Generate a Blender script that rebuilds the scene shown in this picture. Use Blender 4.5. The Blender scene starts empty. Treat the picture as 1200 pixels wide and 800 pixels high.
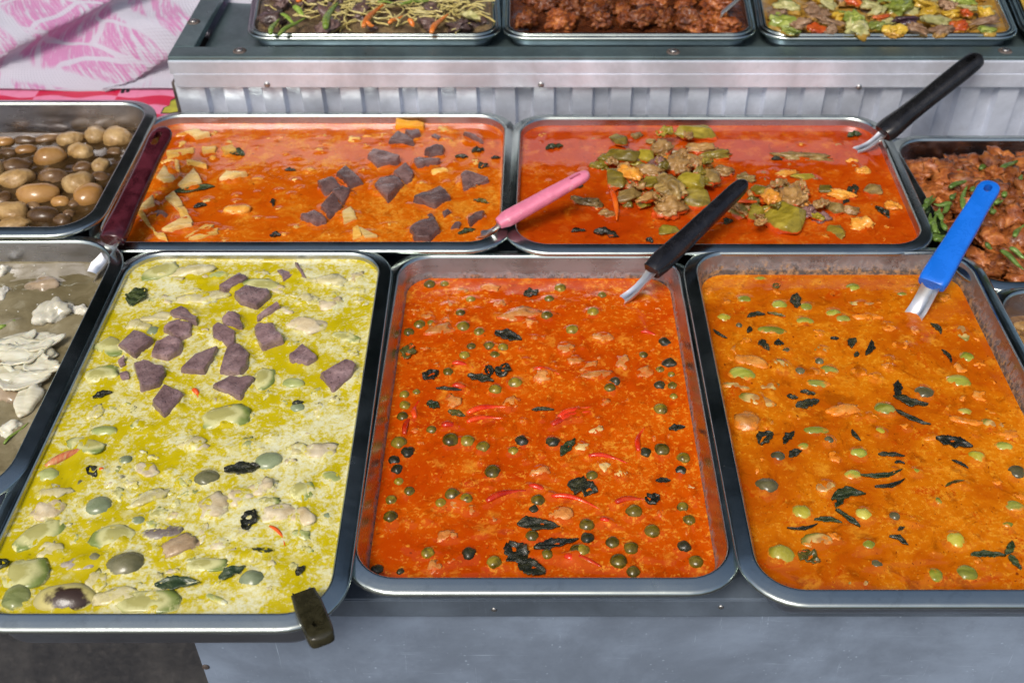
import bpy, bmesh, math, random
from mathutils import Vector, Matrix, noise
random.seed(7)
S = bpy.context.scene
C = S.collection
# ---------------------------------------------------------------- camera model
F = 1290.0; CX, CY = 637.0, 400.0; PITCH = math.radians(40.2)
CAM = Vector((0, 0, 1.40)); RIM = 0.80
_c, _s = math.cos(PITCH), math.sin(PITCH)
def ray(px, py):
    u, v = (px - CX) / F, (py - CY) / F
    return Vector((u, _c - v * _s, -_s - v * _c))
def P(px, py, z):
    d = ray(px, py); t = (z - CAM.z) / d.z
    return CAM + d * t
def PY(px, py, Y):
    d = ray(px, py); return CAM + d * (Y / d.y)
def mpp(p):                                    # metres per pixel at a world point
    d = p - CAM
    return (d.y * _c - d.z * _s) / F
# ---------------------------------------------------------------- tagging
def tag(o, label=None, cat=None, group=None, kind=None):
    if label: o['label'] = label
    if cat: o['category'] = cat
    if group: o['group'] = group
    if kind: o['kind'] = kind
    return o
def empty(name, loc=(0, 0, 0)):
    o = bpy.data.objects.new(name, None); C.objects.link(o); o.location = loc
    o.empty_display_size = .02
    return o
def mk(name, verts, faces, mat, loc=(0, 0, 0), parent=None, smooth=True):
    me = bpy.data.meshes.new(name)
    me.from_pydata([tuple(v) for v in verts], [], faces)
    me.update()
    if smooth: me.polygons.foreach_set('use_smooth', [True] * len(me.polygons))
    me.materials.append(mat)
    o = bpy.data.objects.new(name, me); C.objects.link(o)
    o.location = loc
    if parent: o.parent = parent; o.location = Vector(loc) - Vector(parent.location)
    return o
def from_bm(name, bm, mat, loc=(0, 0, 0), parent=None, smooth=True):
    bmesh.ops.recalc_face_normals(bm, faces=bm.faces)
    me = bpy.data.meshes.new(name); bm.to_mesh(me); bm.free()
    if smooth: me.polygons.foreach_set('use_smooth', [True] * len(me.polygons))
    me.materials.append(mat)
    o = bpy.data.objects.new(name, me); C.objects.link(o)
    o.location = Vector(loc) - (Vector(parent.location) if parent else Vector((0, 0, 0)))
    if parent: o.parent = parent
    return o
# ---------------------------------------------------------------- node helpers
class NT:
    def __init__(self, name):
        self.m = bpy.data.materials.new(name); self.m.use_nodes = True
        self.t = self.m.node_tree; self.b = self.t.nodes['Principled BSDF']
        self._tc = None
    def n(self, typ, **kw):
        x = self.t.nodes.new(typ)
        for k, v in kw.items(): setattr(x, k, v)
        return x
    def put(self, sock, v):
        if hasattr(v, 'links') and hasattr(v, 'node'): self.t.links.new(v, sock)
        elif isinstance(v, (tuple, list)):
            v = tuple(v)
            if sock.type == 'RGBA' and len(v) == 3: v = v + (1,)
            sock.default_value = v
        elif sock.type == 'RGBA': sock.default_value = (v, v, v, 1)
        elif sock.type == 'VECTOR': sock.default_value = (v, v, v)
        else: sock.default_value = v
    def tc(self, out='Object'):
        if not self._tc: self._tc = self.n('ShaderNodeTexCoord')
        return self._tc.outputs[out]
    def map(self, vec, scale=(1, 1, 1), rot=(0, 0, 0), loc=(0, 0, 0)):
        x = self.n('ShaderNodeMapping'); self.put(x.inputs['Vector'], vec)
        x.inputs['Scale'].default_value = scale; x.inputs['Rotation'].default_value = rot
        self.put(x.inputs['Location'], loc)
        return x.outputs[0]
    def noise(self, vec, scale, detail=4, rough=.55, dist=0, color=False):
        x = self.n('ShaderNodeTexNoise'); self.put(x.inputs['Vector'], vec)
        x.inputs['Scale'].default_value = scale; x.inputs['Detail'].default_value = detail
        x.inputs['Roughness'].default_value = rough; x.inputs['Distortion'].default_value = dist
        return x.outputs['Color' if color else 'Fac']
    def voro(self, vec, scale, feature='F1', out='Distance', rnd=1):
        x = self.n('ShaderNodeTexVoronoi', feature=feature); self.put(x.inputs['Vector'], vec)
        x.inputs['Scale'].default_value = scale; x.inputs['Randomness'].default_value = rnd
        return x.outputs[out]
    def math(self, op, a, b=0.0, clamp=False):
        x = self.n('ShaderNodeMath', operation=op, use_clamp=clamp)
        self.put(x.inputs[0], a); self.put(x.inputs[1], b)
        return x.outputs[0]
    def step(self, v, lo, hi, a=0., b=1.):
        x = self.n('ShaderNodeMapRange', interpolation_type='SMOOTHSTEP')
        self.put(x.inputs[0], v); self.put(x.inputs[1], lo); self.put(x.inputs[2], hi)
        self.put(x.inputs[3], a); self.put(x.inputs[4], b)
        return x.outputs[0]
    def ramp(self, fac, stops):
        x = self.n('ShaderNodeValToRGB'); self.put(x.inputs[0], fac)
        e = x.color_ramp.elements
        while len(e) < len(stops): e.new(0.5)
        for i, (p, c) in enumerate(stops):
            e[i].position = p; e[i].color = tuple(c) + (1,)
        return x.outputs[0]
    def mix(self, fac, a, b, mode='MIX'):
        x = self.n('ShaderNodeMix', data_type='RGBA', blend_type=mode)
        self.put(x.inputs[0], fac); self.put(x.inputs[6], a); self.put(x.inputs[7], b)
        return x.outputs[2]
    def sep(self, vec):
        x = self.n('ShaderNodeSeparateXYZ'); self.put(x.inputs[0], vec); return x.outputs
    def rnd(self):
        return self.n('ShaderNodeObjectInfo').outputs['Random']
    def rvec(self):
        """object coordinates shifted by a random amount per object"""
        r = self.math('MULTIPLY', self.rnd(), 3.7)
        c = self.n('ShaderNodeCombineXYZ')
        for i in range(3): self.put(c.inputs[i], r)
        a = self.n('ShaderNodeVectorMath', operation='ADD')
        self.put(a.inputs[0], self.tc()); self.put(a.inputs[1], c.outputs[0])
        return a.outputs[0]
    def bump(self, h, strength=.3, dist=.001, normal=None):
        x = self.n('ShaderNodeBump'); self.put(x.inputs['Height'], h)
        x.inputs['Strength'].default_value = strength; x.inputs['Distance'].default_value = dist
        if normal: self.put(x.inputs['Normal'], normal)
        return x.outputs[0]
    def set(self, **kw):
        names = dict(col='Base Color', rough='Roughness', metal='Metallic', normal='Normal', ior='IOR',
                     spec='Specular IOR Level', aniso='Anisotropic', coat='Coat Weight', trans='Transmission Weight',
                     sss='Subsurface Weight', sssr='Subsurface Radius', ssss='Subsurface Scale', coatr='Coat Roughness', sheen='Sheen Weight')
        for k, v in kw.items(): self.put(self.b.inputs[names[k]], v)
        return self.m
# ---------------------------------------------------------------- materials
def steel_mat(name, base=(.50, .52, .54), rough=.24, streak=(6, 260, 6), dirt=.0, crust=None, crust_col=(.23, .10, .02)):
    """brushed stainless; crust=(z_low, z_high) a band of dried curry on the inner wall (object z)"""
    k = NT(name); v = k.tc()
    st = k.noise(k.map(v, streak), 1.0, 5, .65)
    bl = k.noise(v, 14, 5, .6)
    fp = k.noise(v, 70, 6, .7, .8)
    r = k.step(bl, .3, .75, rough * .75, rough * 1.45)
    r = k.math('ADD', r, k.math('MULTIPLY', k.step(st, .35, .7), .07))
    col = k.mix(k.math('MULTIPLY', k.step(fp, .52, .7), .35), base, tuple(c * .62 for c in base))
    spots = k.step(k.voro(v, 260, rnd=1), .10, .05)
    gate = k.step(k.noise(v, 40, 2), .56, .66)
    spots = k.math('MULTIPLY', spots, gate)
    metal = 1.0
    h = k.math('ADD', k.math('MULTIPLY', st, .5), k.math('MULTIPLY', bl, 1.2))
    if crust:
        z = k.sep(v)[2]
        lo, hi = crust
        n1 = k.noise(v, 90, 8, .72, .5); n2 = k.noise(k.map(v, (1, 1, .25)), 170, 6, .75)
        edge = k.math('ADD', k.math('MULTIPLY', k.math('SUBTRACT', n1, .5), (hi - lo) * 1.5), z)
        band = k.step(edge, hi, lo + (hi - lo) * .45)
        holes = k.step(n2, .40, .56)
        tide = k.step(k.math('ADD', z, k.math('MULTIPLY', k.math('SUBTRACT', n1, .5), .006)), lo + (hi - lo) * .62, lo + (hi - lo) * .40)
        msk = k.math('MULTIPLY', band, k.math('MAXIMUM', holes, k.math('MULTIPLY', tide, .95)), True)
        msk = k.math('MAXIMUM', k.math('MULTIPLY', msk, .9), k.math('MULTIPLY', spots, .8))
        ccol = k.mix(k.step(k.noise(v, 190, 6, .75), .44, .60), tuple(c * .16 for c in crust_col), tuple(min(1, c * 2.2) for c in crust_col))
        col = k.mix(msk, col, ccol)
        metal = k.math('SUBTRACT', 1.0, msk)
        r = k.mix(msk, r, .65)
        h = k.math('ADD', h, k.math('MULTIPLY', msk, k.math('MULTIPLY', n2, 6.)))
    elif dirt:
        col = k.mix(k.math('MULTIPLY', spots, dirt), col, (.30, .14, .03))
        metal = k.math('SUBTRACT', 1.0, k.math('MULTIPLY', spots, dirt))
    return k.set(col=col, rough=r, metal=metal, normal=k.bump(h, .10, .0008), aniso=.3)

def sheet_mat(name, base, rough=.45, metal=.85, scr=.6):
    """worn galvanised / painted sheet with scratches and scuffs"""
    k = NT(name); v = k.tc()
    big = k.noise(v, 7, 6, .65, .3); fine = k.noise(v, 60, 8, .7)
    s1 = k.noise(k.map(v, (9, 9, 260), (.0, .5, .3)), 1, 6, .7, .4)
    s2 = k.noise(k.map(v, (240, 8, 14), (.3, .2, .7)), 1, 6, .7, .4)
    sm = k.math('MULTIPLY', k.math('MAXIMUM', k.step(s1, .62, .72), k.step(s2, .63, .74)), k.step(k.noise(v, 19, 4), .36, .6))
    chips = k.math('MULTIPLY', k.math('MULTIPLY', k.step(k.voro(v, 190), .24, .08), k.step(k.noise(v, 31, 5, .7), .42, .66)), k.step(fine, .46, .60))
    sm = k.math('MULTIPLY', k.math('MAXIMUM', sm, chips), scr)
    col = k.mix(k.step(big, .35, .7), tuple(c * .68 for c in base), tuple(min(1, c * 1.15) for c in base))
    col = k.mix(k.math('MULTIPLY', k.step(fine, .5, .8), .4), col, tuple(c * .6 for c in base))
    col = k.mix(sm, col, tuple(min(.85, c * 2.1 + .05) for c in base))
    r = k.step(fine, .3, .75, rough * .8, rough * 1.35)
    return k.set(col=col, rough=r, metal=metal, normal=k.bump(k.math('ADD', fine, k.math('MULTIPLY', big, 3)), .12, .001))

def broth_mat(name, deep, mid, cream, warm=None, patch=16, fine=170, bias=.0, cream_amt=.6, specks=.5, rough=.11, creaminess=.5, bstr=.22, ior=1.34, dkk=.45, lumps=.5, crough=3., sp_col=(.05, .012, .004)):
    """curry surface: clear oil, thick gravy, and curds of coconut cream"""
    k = NT(name); v = k.tc()
    wv = k.n('ShaderNodeVectorMath', operation='ADD')
    wn = k.noise(v, 11, 4, .6, 0, True)
    ws = k.n('ShaderNodeVectorMath', operation='SCALE'); k.put(ws.inputs[0], wn); ws.inputs['Scale'].default_value = .055
    k.put(wv.inputs[0], v); k.put(wv.inputs[1], ws.outputs[0]); w = wv.outputs[0]
    lo = k.noise(w, patch, 5, .6, .6)
    lo2 = k.noise(k.map(w, (1, 1.3, 1), (0, 0, .6), (3, 1, 0)), patch * 2.6, 6, .65, .9)
    fi = k.noise(v, fine, 6, .68, .35)
    fi2 = k.noise(k.map(v, loc=(5, 2, 1)), fine * 2.2, 4, .7)
    body = k.math('ADD', k.math('MULTIPLY', lo, .6), k.math('MULTIPLY', lo2, .4))
    c = k.mix(k.step(body, .38, .62), deep, mid)
    if warm: c = k.mix(k.math('MULTIPLY', k.step(lo2, .52, .68), .8), c, warm)
    m = k.math('ADD', k.math('MULTIPLY', body, creaminess), k.math('MULTIPLY', fi, 1 - creaminess))
    m = k.math('ADD', m, bias)
    m = k.math('ADD', m, k.math('MULTIPLY', k.math('SUBTRACT', fi2, .5), .30))
    cm = k.step(m, .505, .585)
    curd = k.step(k.math('ADD', m, k.math('MULTIPLY', k.math('SUBTRACT', fi2, .5), .3)), .56, .66)
    c = k.mix(k.math('MULTIPLY', cm, cream_amt), c, k.mix(.55, mid, cream))
    c = k.mix(k.math('MULTIPLY', curd, cream_amt), c, cream)
    dk = k.math('MULTIPLY', k.step(k.noise(k.map(w, loc=(1, 4, 2)), patch * 5, 7, .72, .5), .52, .66), dkk)
    # scraps just under the skin of the curry: soft irregular patches
    wj = k.n('ShaderNodeVectorMath', operation='SCALE'); k.put(wj.inputs[0], k.noise(v, 60, 5, .7, 0, True)); wj.inputs['Scale'].default_value = .022
    wk = k.n('ShaderNodeVectorMath', operation='ADD'); k.put(wk.inputs[0], v); k.put(wk.inputs[1], wj.outputs[0])
    ld = k.voro(wk.outputs[0], 46); lc = k.sep(k.voro(wk.outputs[0], 46, out='Color'))
    lm = k.math('MULTIPLY', k.step(ld, .42, .22), k.step(lc[0], .62, .66))
    lcol = k.mix(lc[1], k.mix(.35, mid, cream), cream)
    c = k.mix(k.math('MULTIPLY', k.math('MULTIPLY', lm, lumps), k.step(fi, .35, .55)), c, lcol)
    c = k.mix(dk, c, tuple(x * .55 for x in deep))
    c = k.mix(k.math('MULTIPLY', k.step(fi2, .54, .70), .35), c, tuple(x * .66 for x in mid))
    # chilli and spice specks
    cell = k.voro(w, 330); cc = k.voro(w, 330, out='Color')
    pick = k.step(k.math('ADD', k.sep(cc)[0], k.math('MULTIPLY', k.math('SUBTRACT', lo2, .5), .8)), .80, .84)
    sp = k.math('MULTIPLY', k.step(cell, .22, .12), pick)
    cell2 = k.voro(k.map(w, (1, 1, 1), loc=(2, 7, 0)), 120); cc2 = k.voro(k.map(w, (1, 1, 1), loc=(2, 7, 0)), 120, out='Color')
    sp2 = k.math('MULTIPLY', k.step(cell2, .2, .09), k.step(k.sep(cc2)[1], .93, .95))
    c = k.mix(k.math('MULTIPLY', k.math('MAXIMUM', sp, sp2), specks), c, sp_col)
    r = k.mix(cm, (rough * .5,) * 3, (rough * crough,) * 3)
    h = k.math('ADD', k.math('MULTIPLY', k.math('ADD', cm, curd), .40), k.math('MULTIPLY', lo2, .5))
    h = k.math('ADD', h, k.math('MULTIPLY', k.math('MULTIPLY', fi, cm), .5))
    h = k.math('ADD', h, k.math('MULTIPLY', lm, .8 * lumps))
    return k.set(col=c, rough=r, ior=ior, normal=k.bump(h, bstr, .0010))

def food_mat(name, cols, sauce=None, hz=.004, cover=.0, scale=70, rough=.28, bump=.5, bd=.0012, aniso=(1, 1, 1), var=.25, spec=.5, pores=0., sss=0., sauce2=None, coat=.22):
    """cols: dark, mid, light along a noise; sauce clings low down and in patches"""
    k = NT(name); v = k.rvec()
    n1 = k.noise(k.map(v, aniso), scale, 6, .62, .4); n2 = k.noise(v, scale * 2.7, 5, .65)
    c = k.ramp(n1, [(.30, cols[0]), (.5, cols[1]), (.70, cols[2])])
    c = k.mix(k.math('MULTIPLY', k.step(n2, .5, .75), .35), c, cols[0])
    if var:
        f = k.step(k.rnd(), 0, 1, 1 - var, 1 + var)
        g = k.n('ShaderNodeVectorMath', operation='SCALE'); k.put(g.inputs[0], c); k.put(g.inputs['Scale'], f); c = g.outputs[0]
    if sauce:
        z = k.sep(k.tc())[2]
        a = k.math('DIVIDE', k.math('SUBTRACT', hz, z), hz)
        a = k.math('ADD', a, k.math('MULTIPLY', k.math('SUBTRACT', k.noise(v, scale * 1.5, 7, .74), .5), 4.6))
        a = k.math('ADD', a, cover * 2 - .5)
        sc = k.mix(k.step(k.noise(v, 170, 6, .7), .44, .58), sauce, sauce2 or tuple(min(1, q * 1.25) for q in sauce))
        c = k.mix(k.step(a, .1, .9), c, sc)
    h = k.math('ADD', n1, k.math('MULTIPLY', n2, .5))
    if pores:
        pr = k.math('MULTIPLY', k.step(k.voro(v, 420), .25, .1), pores)
        h = k.math('SUBTRACT', h, pr)
    r = k.step(n2, .3, .7, rough * .7, rough * 1.3)
    kw = dict(sss=sss, sssr=(1., .6, .3), ssss=.004) if sss else {}
    return k.set(col=c, rough=r, normal=k.bump(h, bump, bd), spec=spec, ior=1.42, coat=coat, coatr=.09, **kw)

def rind_mat(name, inner, skin, sauce, hz=.004, seeds=None, cover=0., sr=.34):
    """cut vegetable: pale flesh, coloured rind round the outline, sauce pooling at the waterline"""
    k = NT(name); v = k.rvec(); g = k.tc('Generated')
    x, y, z0 = k.sep(g)[0:3]
    an = k.math('MULTIPLY', k.rnd(), 6.283)
    dx = k.math('SUBTRACT', x, k.math('ADD', .5, k.math('MULTIPLY', k.math('COSINE', an), .15)))
    dy = k.math('SUBTRACT', y, k.math('ADD', .5, k.math('MULTIPLY', k.math('SINE', an), .15)))
    d = k.math('SQRT', k.math('ADD', k.math('MULTIPLY', dx, dx), k.math('MULTIPLY', dy, dy)))
    n = k.noise(v, 120, 5, .6); nb = k.noise(v, 45, 4, .6)
    d = k.math('ADD', d, k.math('MULTIPLY', k.math('SUBTRACT', nb, .5), .34))
    flesh = k.mix(n, inner, tuple(min(1, c * 1.25) for c in inner))
    if seeds: flesh = k.mix(k.step(k.math('ADD', d, k.math('MULTIPLY', k.math('SUBTRACT', n, .5), .5)), sr, sr - .14), flesh, seeds)
    c = k.mix(k.step(d, .36, .56), flesh, k.mix(nb, tuple(c * .6 for c in skin), skin))
    z = k.sep(k.tc())[2]
    a = k.math('DIVIDE', k.math('SUBTRACT', hz, z), hz)
    a = k.math('ADD', a, k.math('MULTIPLY', k.math('SUBTRACT', k.noise(v, 95, 7, .72), .5), 5.0))
    a = k.math('ADD', a, cover * 2 - .6)
    sc = k.mix(k.step(k.noise(v, 170, 6, .7), .44, .58), tuple(q * .85 for q in sauce), tuple(min(1, q * 1.15) for q in sauce))
    c = k.mix(k.step(a, .1, .9), c, sc)
    return k.set(coat=.2, coatr=.09, col=c, rough=.26, normal=k.bump(k.math('ADD', n, nb), .4, .001), ior=1.42)

def plastic_mat(name, col, rough=.3, mottle=0., spots=None, bumpy=.1):
    k = NT(name); v = k.tc()
    n = k.noise(v, 60, 6, .65, .5); n2 = k.noise(v, 300, 3)
    c = k.mix(k.step(n, .35, .7), tuple(x * (1 - mottle) for x in col), tuple(min(1, x * (1 + mottle)) for x in col))
    if spots: c = k.mix(k.math('MULTIPLY', k.step(k.noise(v, 130, 6, .7), .60, .70), .7), c, spots)
    return k.set(col=c, rough=k.step(n, .3, .7, rough * .7, rough * 1.5), normal=k.bump(n2, bumpy, .0004))
# ---------------------------------------------------------------- shapes
def right(d): return Vector((d.y, -d.x))
def loop(q, inset, R, n=9, sub=1):
    """rounded outline: quad q (far-left, far-right, near-right, near-left) moved inward, corners of radius R"""
    L = []
    for i in range(4):
        a, b = q[i], q[(i + 1) % 4]; d = (b - a).normalized()
        L.append((a + right(d) * inset, d))
    cs = []
    for i in range(4):
        (p, d), (r, e) = L[i - 1], L[i]
        den = d.x * e.y - d.y * e.x
        t = ((r.x - p.x) * e.y - (r.y - p.y) * e.x) / den
        cs.append(p + d * t)
    out = []
    for i in range(4):
        d1, d2 = L[i - 1][1], L[i][1]
        phi = math.acos(max(-1, min(1, d1.dot(d2)))); Rr = max(R, .002)
        t = Rr * math.tan(phi / 2); a = cs[i] - d1 * t
        ctr = a + right(d1) * Rr
        r0 = a - ctr
        for k in range(n + 1):
            w = -phi * k / n; c, s = math.cos(w), math.sin(w)
            out.append(ctr + Vector((r0.x * c - r0.y * s, r0.x * s + r0.y * c)))
        if sub > 1:
            b = out[-1]; t2 = None
            nd = L[(i + 1) % 4][1]; ph2 = math.acos(max(-1, min(1, d2.dot(nd))))
            e = cs[(i + 1) % 4] - d2 * (Rr * math.tan(ph2 / 2))
            for k in range(1, sub): out.append(b.lerp(e, k / sub))
    return out
def rings(name, q, prof, R0, z0, mat, loc, parent, cap=False, n=9):
    V, Fc = [], []; N = 4 * (n + 1)
    for e, dz in prof:
        for p in loop(q, e, R0 - e if R0 - e > .004 else .004, n):
            V.append((p.x - loc[0], p.y - loc[1], z0 + dz - loc[2]))
    for i in range(len(prof) - 1):
        for j in range(N):
            a, b = i * N + j, i * N + (j + 1) % N
            Fc.append((a, a + N, b + N, b))
    if cap: Fc.append(tuple((len(prof) - 1) * N + j for j in range(N))[::-1])
    return mk(name, V, Fc, mat, loc, parent)
class Pan: pass
def make_pan(label, px, dz=0., R0=.030, fw=.0125, depth=.048, slant=.14, level=.01, mats=None, flat=.0):
    """px: the four corners of the inner bend in the photograph at the rim's height"""
    z = RIM + dz
    q = [P(x, y, z).to_2d() for x, y in px]
    ctr = sum(q, Vector((0, 0))) / 4
    loc = Vector((ctr.x, ctr.y, z))
    root = empty('serving_tray', loc); tag(root, label, 'tray', 'stainless steel serving trays of food')
    rim_m, bas_m, out_m = mats
    rim = [(-fw + .0012, -.0070), (-fw + .0002, -.0062), (-fw - .0004, -.0050), (-fw - .0003, -.0038), (-fw + .0003, -.0028),
           (-fw + .0012, -.0022), (-fw + .0024, -.0018), (-fw + .0050, -.0011), (-.0056, -.0005), (-.0032, -.0001), (-.0022, .0002), (-.0012, .0001), (-.0004, -.0007), (.0004, -.0022)]
    rings('rim', q, rim, R0, z, rim_m, loc, root)
    w = lambda d: .0004 + (d - .0022) * slant
    bas = [(w(d), -d) for d in (.0022, .0032, .008, .014, .02, depth * .6, depth - .010)]
    bas = [b for i, b in enumerate(bas) if i == 0 or b[1] < bas[i - 1][1]]
    e0 = w(depth - .010)
    bas += [(e0 + .0022, -depth + .0052), (e0 + .0055, -depth + .0018), (e0 + .010, -depth), (e0 + .02, -depth)]
    rings('basin', q, bas, R0, z, bas_m, loc, root, cap=True)
    outp = [(e - .0013, d - .0003) for e, d in bas]
    outp[0] = (outp[0][0] - .0006, -.0016)
    rings('outer_wall', q, outp, R0, z, out_m, loc, root, cap=True)
    p = Pan(); p.q = q; p.z = z; p.R0 = R0; p.level = z - level; p.inset = w(level); p.loc = loc; p.items = []; p.root = root; p.depth = depth
    return p
def make_broth(p, name, label, cat, mat, rough_amp=.0007, lump=0., kind=None, dimple=True):
    """liquid filling the tray up to its level, drawn up a little round what floats in it"""
    q = p.q; n, sub, K = 7, 42, 120
    base = loop(q, p.inset - .0004, p.R0 - p.inset, n, sub)
    c = Vector((p.loc.x, p.loc.y)); V = []; Fc = []; N = len(base)
    its = p.items
    cell = {}
    for (x, y, r) in its:
        R = r + .006
        for i in range(int((x - R) // .03), int((x + R) // .03) + 1):
            for j in range(int((y - R) // .03), int((y + R) // .03) + 1): cell.setdefault((i, j), []).append((x, y, r))
    for k in range(K + 1):
        t = 1 - (k / K) * .985
        for b in base:
            pt = c + (b - c) * t
            v = Vector((pt.x * 30, pt.y * 30, 3.1 + p.loc.x * 9))
            h = noise.fractal(v, 1., 2., 5) * rough_amp + noise.noise(v * 4.2) * rough_amp * .5
            if lump: h += (noise.noise(v * .9) + .6 * noise.noise(v * 2.1)) * lump
            if k == 0: h = .0006
            elif k == 1: h = h * .5 + .0001
            for (x, y, r) in cell.get((int(pt.x // .03), int(pt.y // .03)), ()):
                d = math.hypot(pt.x - x, pt.y - y) - r
                h += min(.0022, .0005 + r * .16) * (1 + .7 * noise.noise(v * 9)) * math.exp(-max(d + r * .25, 0) ** 2 / .0026 ** 2)
            V.append((pt.x - p.loc.x, pt.y - p.loc.y, h))
    for k in range(K):
        for j in range(N):
            a, b = k * N + j, k * N + (j + 1) % N
            Fc.append((a, a + N, b + N, b)[::-1])
    Fc.append(tuple(K * N + j for j in range(N)))
    o = mk(name, V, Fc, mat, (p.loc.x, p.loc.y, p.level))
    # winding: make it face up
    if o.data.polygons[0].normal.z < 0:
        o.data.flip_normals()
    tag(o, label, cat, kind=kind)
    return o
_ico = {}
def ico(s):
    if s not in _ico:
        bm = bmesh.new(); bmesh.ops.create_icosphere(bm, subdivisions=s, radius=1)
        _ico[s] = ([v.co.copy() for v in bm.verts], [tuple(v.index for v in f.verts) for f in bm.faces]); bm.free()
    return _ico[s]
def blob_at(name, loc, rx, ry, rz, ang, mat, amp=.16, freq=1.3, sink=.35, sub=3, pw=1., amp2=.05, tilt=(0, 0), lobes=0., hf=1.):
    vs, fs = ico(sub); sd = Vector((random.uniform(-50, 50), random.uniform(-50, 50), random.uniform(-50, 50)))
    ca, sa = math.cos(math.radians(ang)), math.sin(math.radians(ang)); out = []
    for v in vs:
        d = 1 + amp * noise.noise(v * freq + sd) * 1.6 + amp2 * noise.noise(v * freq * 3.3 + sd) * 1.6
        if lobes: d += lobes * abs(noise.noise(v * freq * 1.9 + sd * 2)) * 1.5 - lobes * .4 + lobes * .35 * hf * noise.noise(v * 9 + sd)
        w = Vector([math.copysign(abs(c) ** pw, c) for c in v]) * d
        x, y, z = w.x * rx, w.y * ry, w.z * rz
        z += x * tilt[0] + y * tilt[1]
        out.append((x * ca - y * sa, x * sa + y * ca, z + rz * (1 - sink) - rz * .6))
    return mk(name, out, fs, mat, loc)
def blob(p, name, px, py, rx, ry, ang, mat, h=.5, up=0., note=True, **kw):
    """lump whose outline in the photograph is an ellipse rx, ry (pixels) about px, py"""
    pt = P(px, py, p.level + up); m = mpp(pt)
    X, Y = rx * m, ry * m * 1.22
    if note and up < .004: p.items.append((pt.x, pt.y, min(X, Y)))
    return blob_at(name, pt, X, Y, min(X, Y) * h * 1.6, ang, mat, **kw)
def prism(p, name, pts, mat, h=.009, bev=.0012, tilt=.12, up=0.):
    """a cut block: outline from the photograph, its own height, slightly tipped, worn edges"""
    P3 = [P(x, y, p.level + up + h * .45) for x, y in pts]
    c = sum(P3, Vector()) / len(P3); c.z = p.level + up
    bm = bmesh.new()
    tx, ty = random.uniform(-tilt, tilt), random.uniform(-tilt, tilt)
    top, bot = [], []
    for v in P3:
        x, y = v.x - c.x, v.y - c.y
        top.append(bm.verts.new((x * .93, y * .93, h + x * tx + y * ty)))
        bot.append(bm.verts.new((x * 1.04, y * 1.04, -.004)))
    n = len(top)
    bm.faces.new(top); bm.faces.new(bot[::-1])
    for i in range(n): bm.faces.new((top[i], bot[i], bot[(i + 1) % n], top[(i + 1) % n]))
    bmesh.ops.recalc_face_normals(bm, faces=bm.faces)
    bmesh.ops.bevel(bm, geom=list(bm.edges), offset=bev, segments=2, profile=.6, affect='EDGES')
    bmesh.ops.triangulate(bm, faces=bm.faces)
    bmesh.ops.subdivide_edges(bm, edges=[e for e in bm.edges if e.calc_length() > .004], cuts=3, use_grid_fill=True)
    sd = Vector((random.uniform(-9, 9), random.uniform(-9, 9), 0))
    for v in bm.verts:
        d = noise.noise(v.co * 110 + sd) * .0012 + noise.noise(v.co * 420 + sd) * .0004
        v.co += Vector((d, d * .7, d * 1.3))
    r = max(math.hypot(v.x - c.x, v.y - c.y) for v in P3)
    if up < .004: p.items.append((c.x, c.y, r * .7))
    o = from_bm(name, bm, mat, c, smooth=True)
    o.data.set_sharp_from_angle(angle=math.radians(35))
    return o
def leaf_at(name, loc, L, W, ang, mat, curl=.35, crumple=.25, bend=0., tear=0., pitch=0., blunt=.75, th=.0005):
    """wilted leaf: pointed blade with a midrib fold, curled and crumpled, real thickness"""
    nu, nv = 26, 8; V = []; Fc = []; sd = Vector((random.uniform(-50, 50), random.uniform(-50, 50), 1))
    ca, sa = math.cos(math.radians(ang)), math.sin(math.radians(ang))
    def pt(i, j, s):
        u = i / nu; w = math.sin(math.pi * min(1, u * .96 + .03)) ** blunt * (1 - .25 * u)
        t = (j / nv * 2 - 1)
        ed = 1 + tear * (noise.noise(Vector((u * 5, t * .6, 0)) + sd) * 1.3 + .7 * noise.noise(Vector((u * 15, t * 1.2, 7)) + sd))
        x = (u - .5) * L; y = t * W * .5 * w * ed
        y += bend * L * (u - .5) ** 2 * 4
        z = abs(t) * W * curl * w + crumple * W * noise.noise(Vector((u * 4, t * 1.6, 0)) + sd) - W * curl * .25
        z += pitch * x
        z += s * th
        return (x * ca - y * sa, x * sa + y * ca, z)
    for s in (1, -1):
        for i in range(nu + 1):
            for j in range(nv + 1): V.append(pt(i, j, s))
    M = (nu + 1) * (nv + 1)
    for i in range(nu):
        for j in range(nv):
            a = i * (nv + 1) + j; b = a + nv + 1
            Fc.append((a, b, b + 1, a + 1)); Fc.append((M + a, M + a + 1, M + b + 1, M + b))
    for i in range(nu):
        for j in (0, nv):
            a = i * (nv + 1) + j; b = a + nv + 1
            Fc.append((a, M + a, M + b, b) if j == 0 else (a, b, M + b, M + a))
    for j in range(nv):
        for i in (0, nu):
            a = i * (nv + 1) + j; b = a + 1
            Fc.append((a, b, M + b, M + a) if i == 0 else (a, M + a, M + b, b))
    return mk(name, V, Fc, mat, loc)
def leaf(p, px, py, rx, ry, ang, mat, name='leaf', up=.0012, **kw):
    pt = P(px, py, p.level + up); m = mpp(pt)
    if up < .004: p.items.append((pt.x, pt.y, ry * m * .6))
    return leaf_at(name, pt, rx * 2 * m * 1.1, ry * 2 * m * 1.3, ang, mat, **kw)
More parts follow.
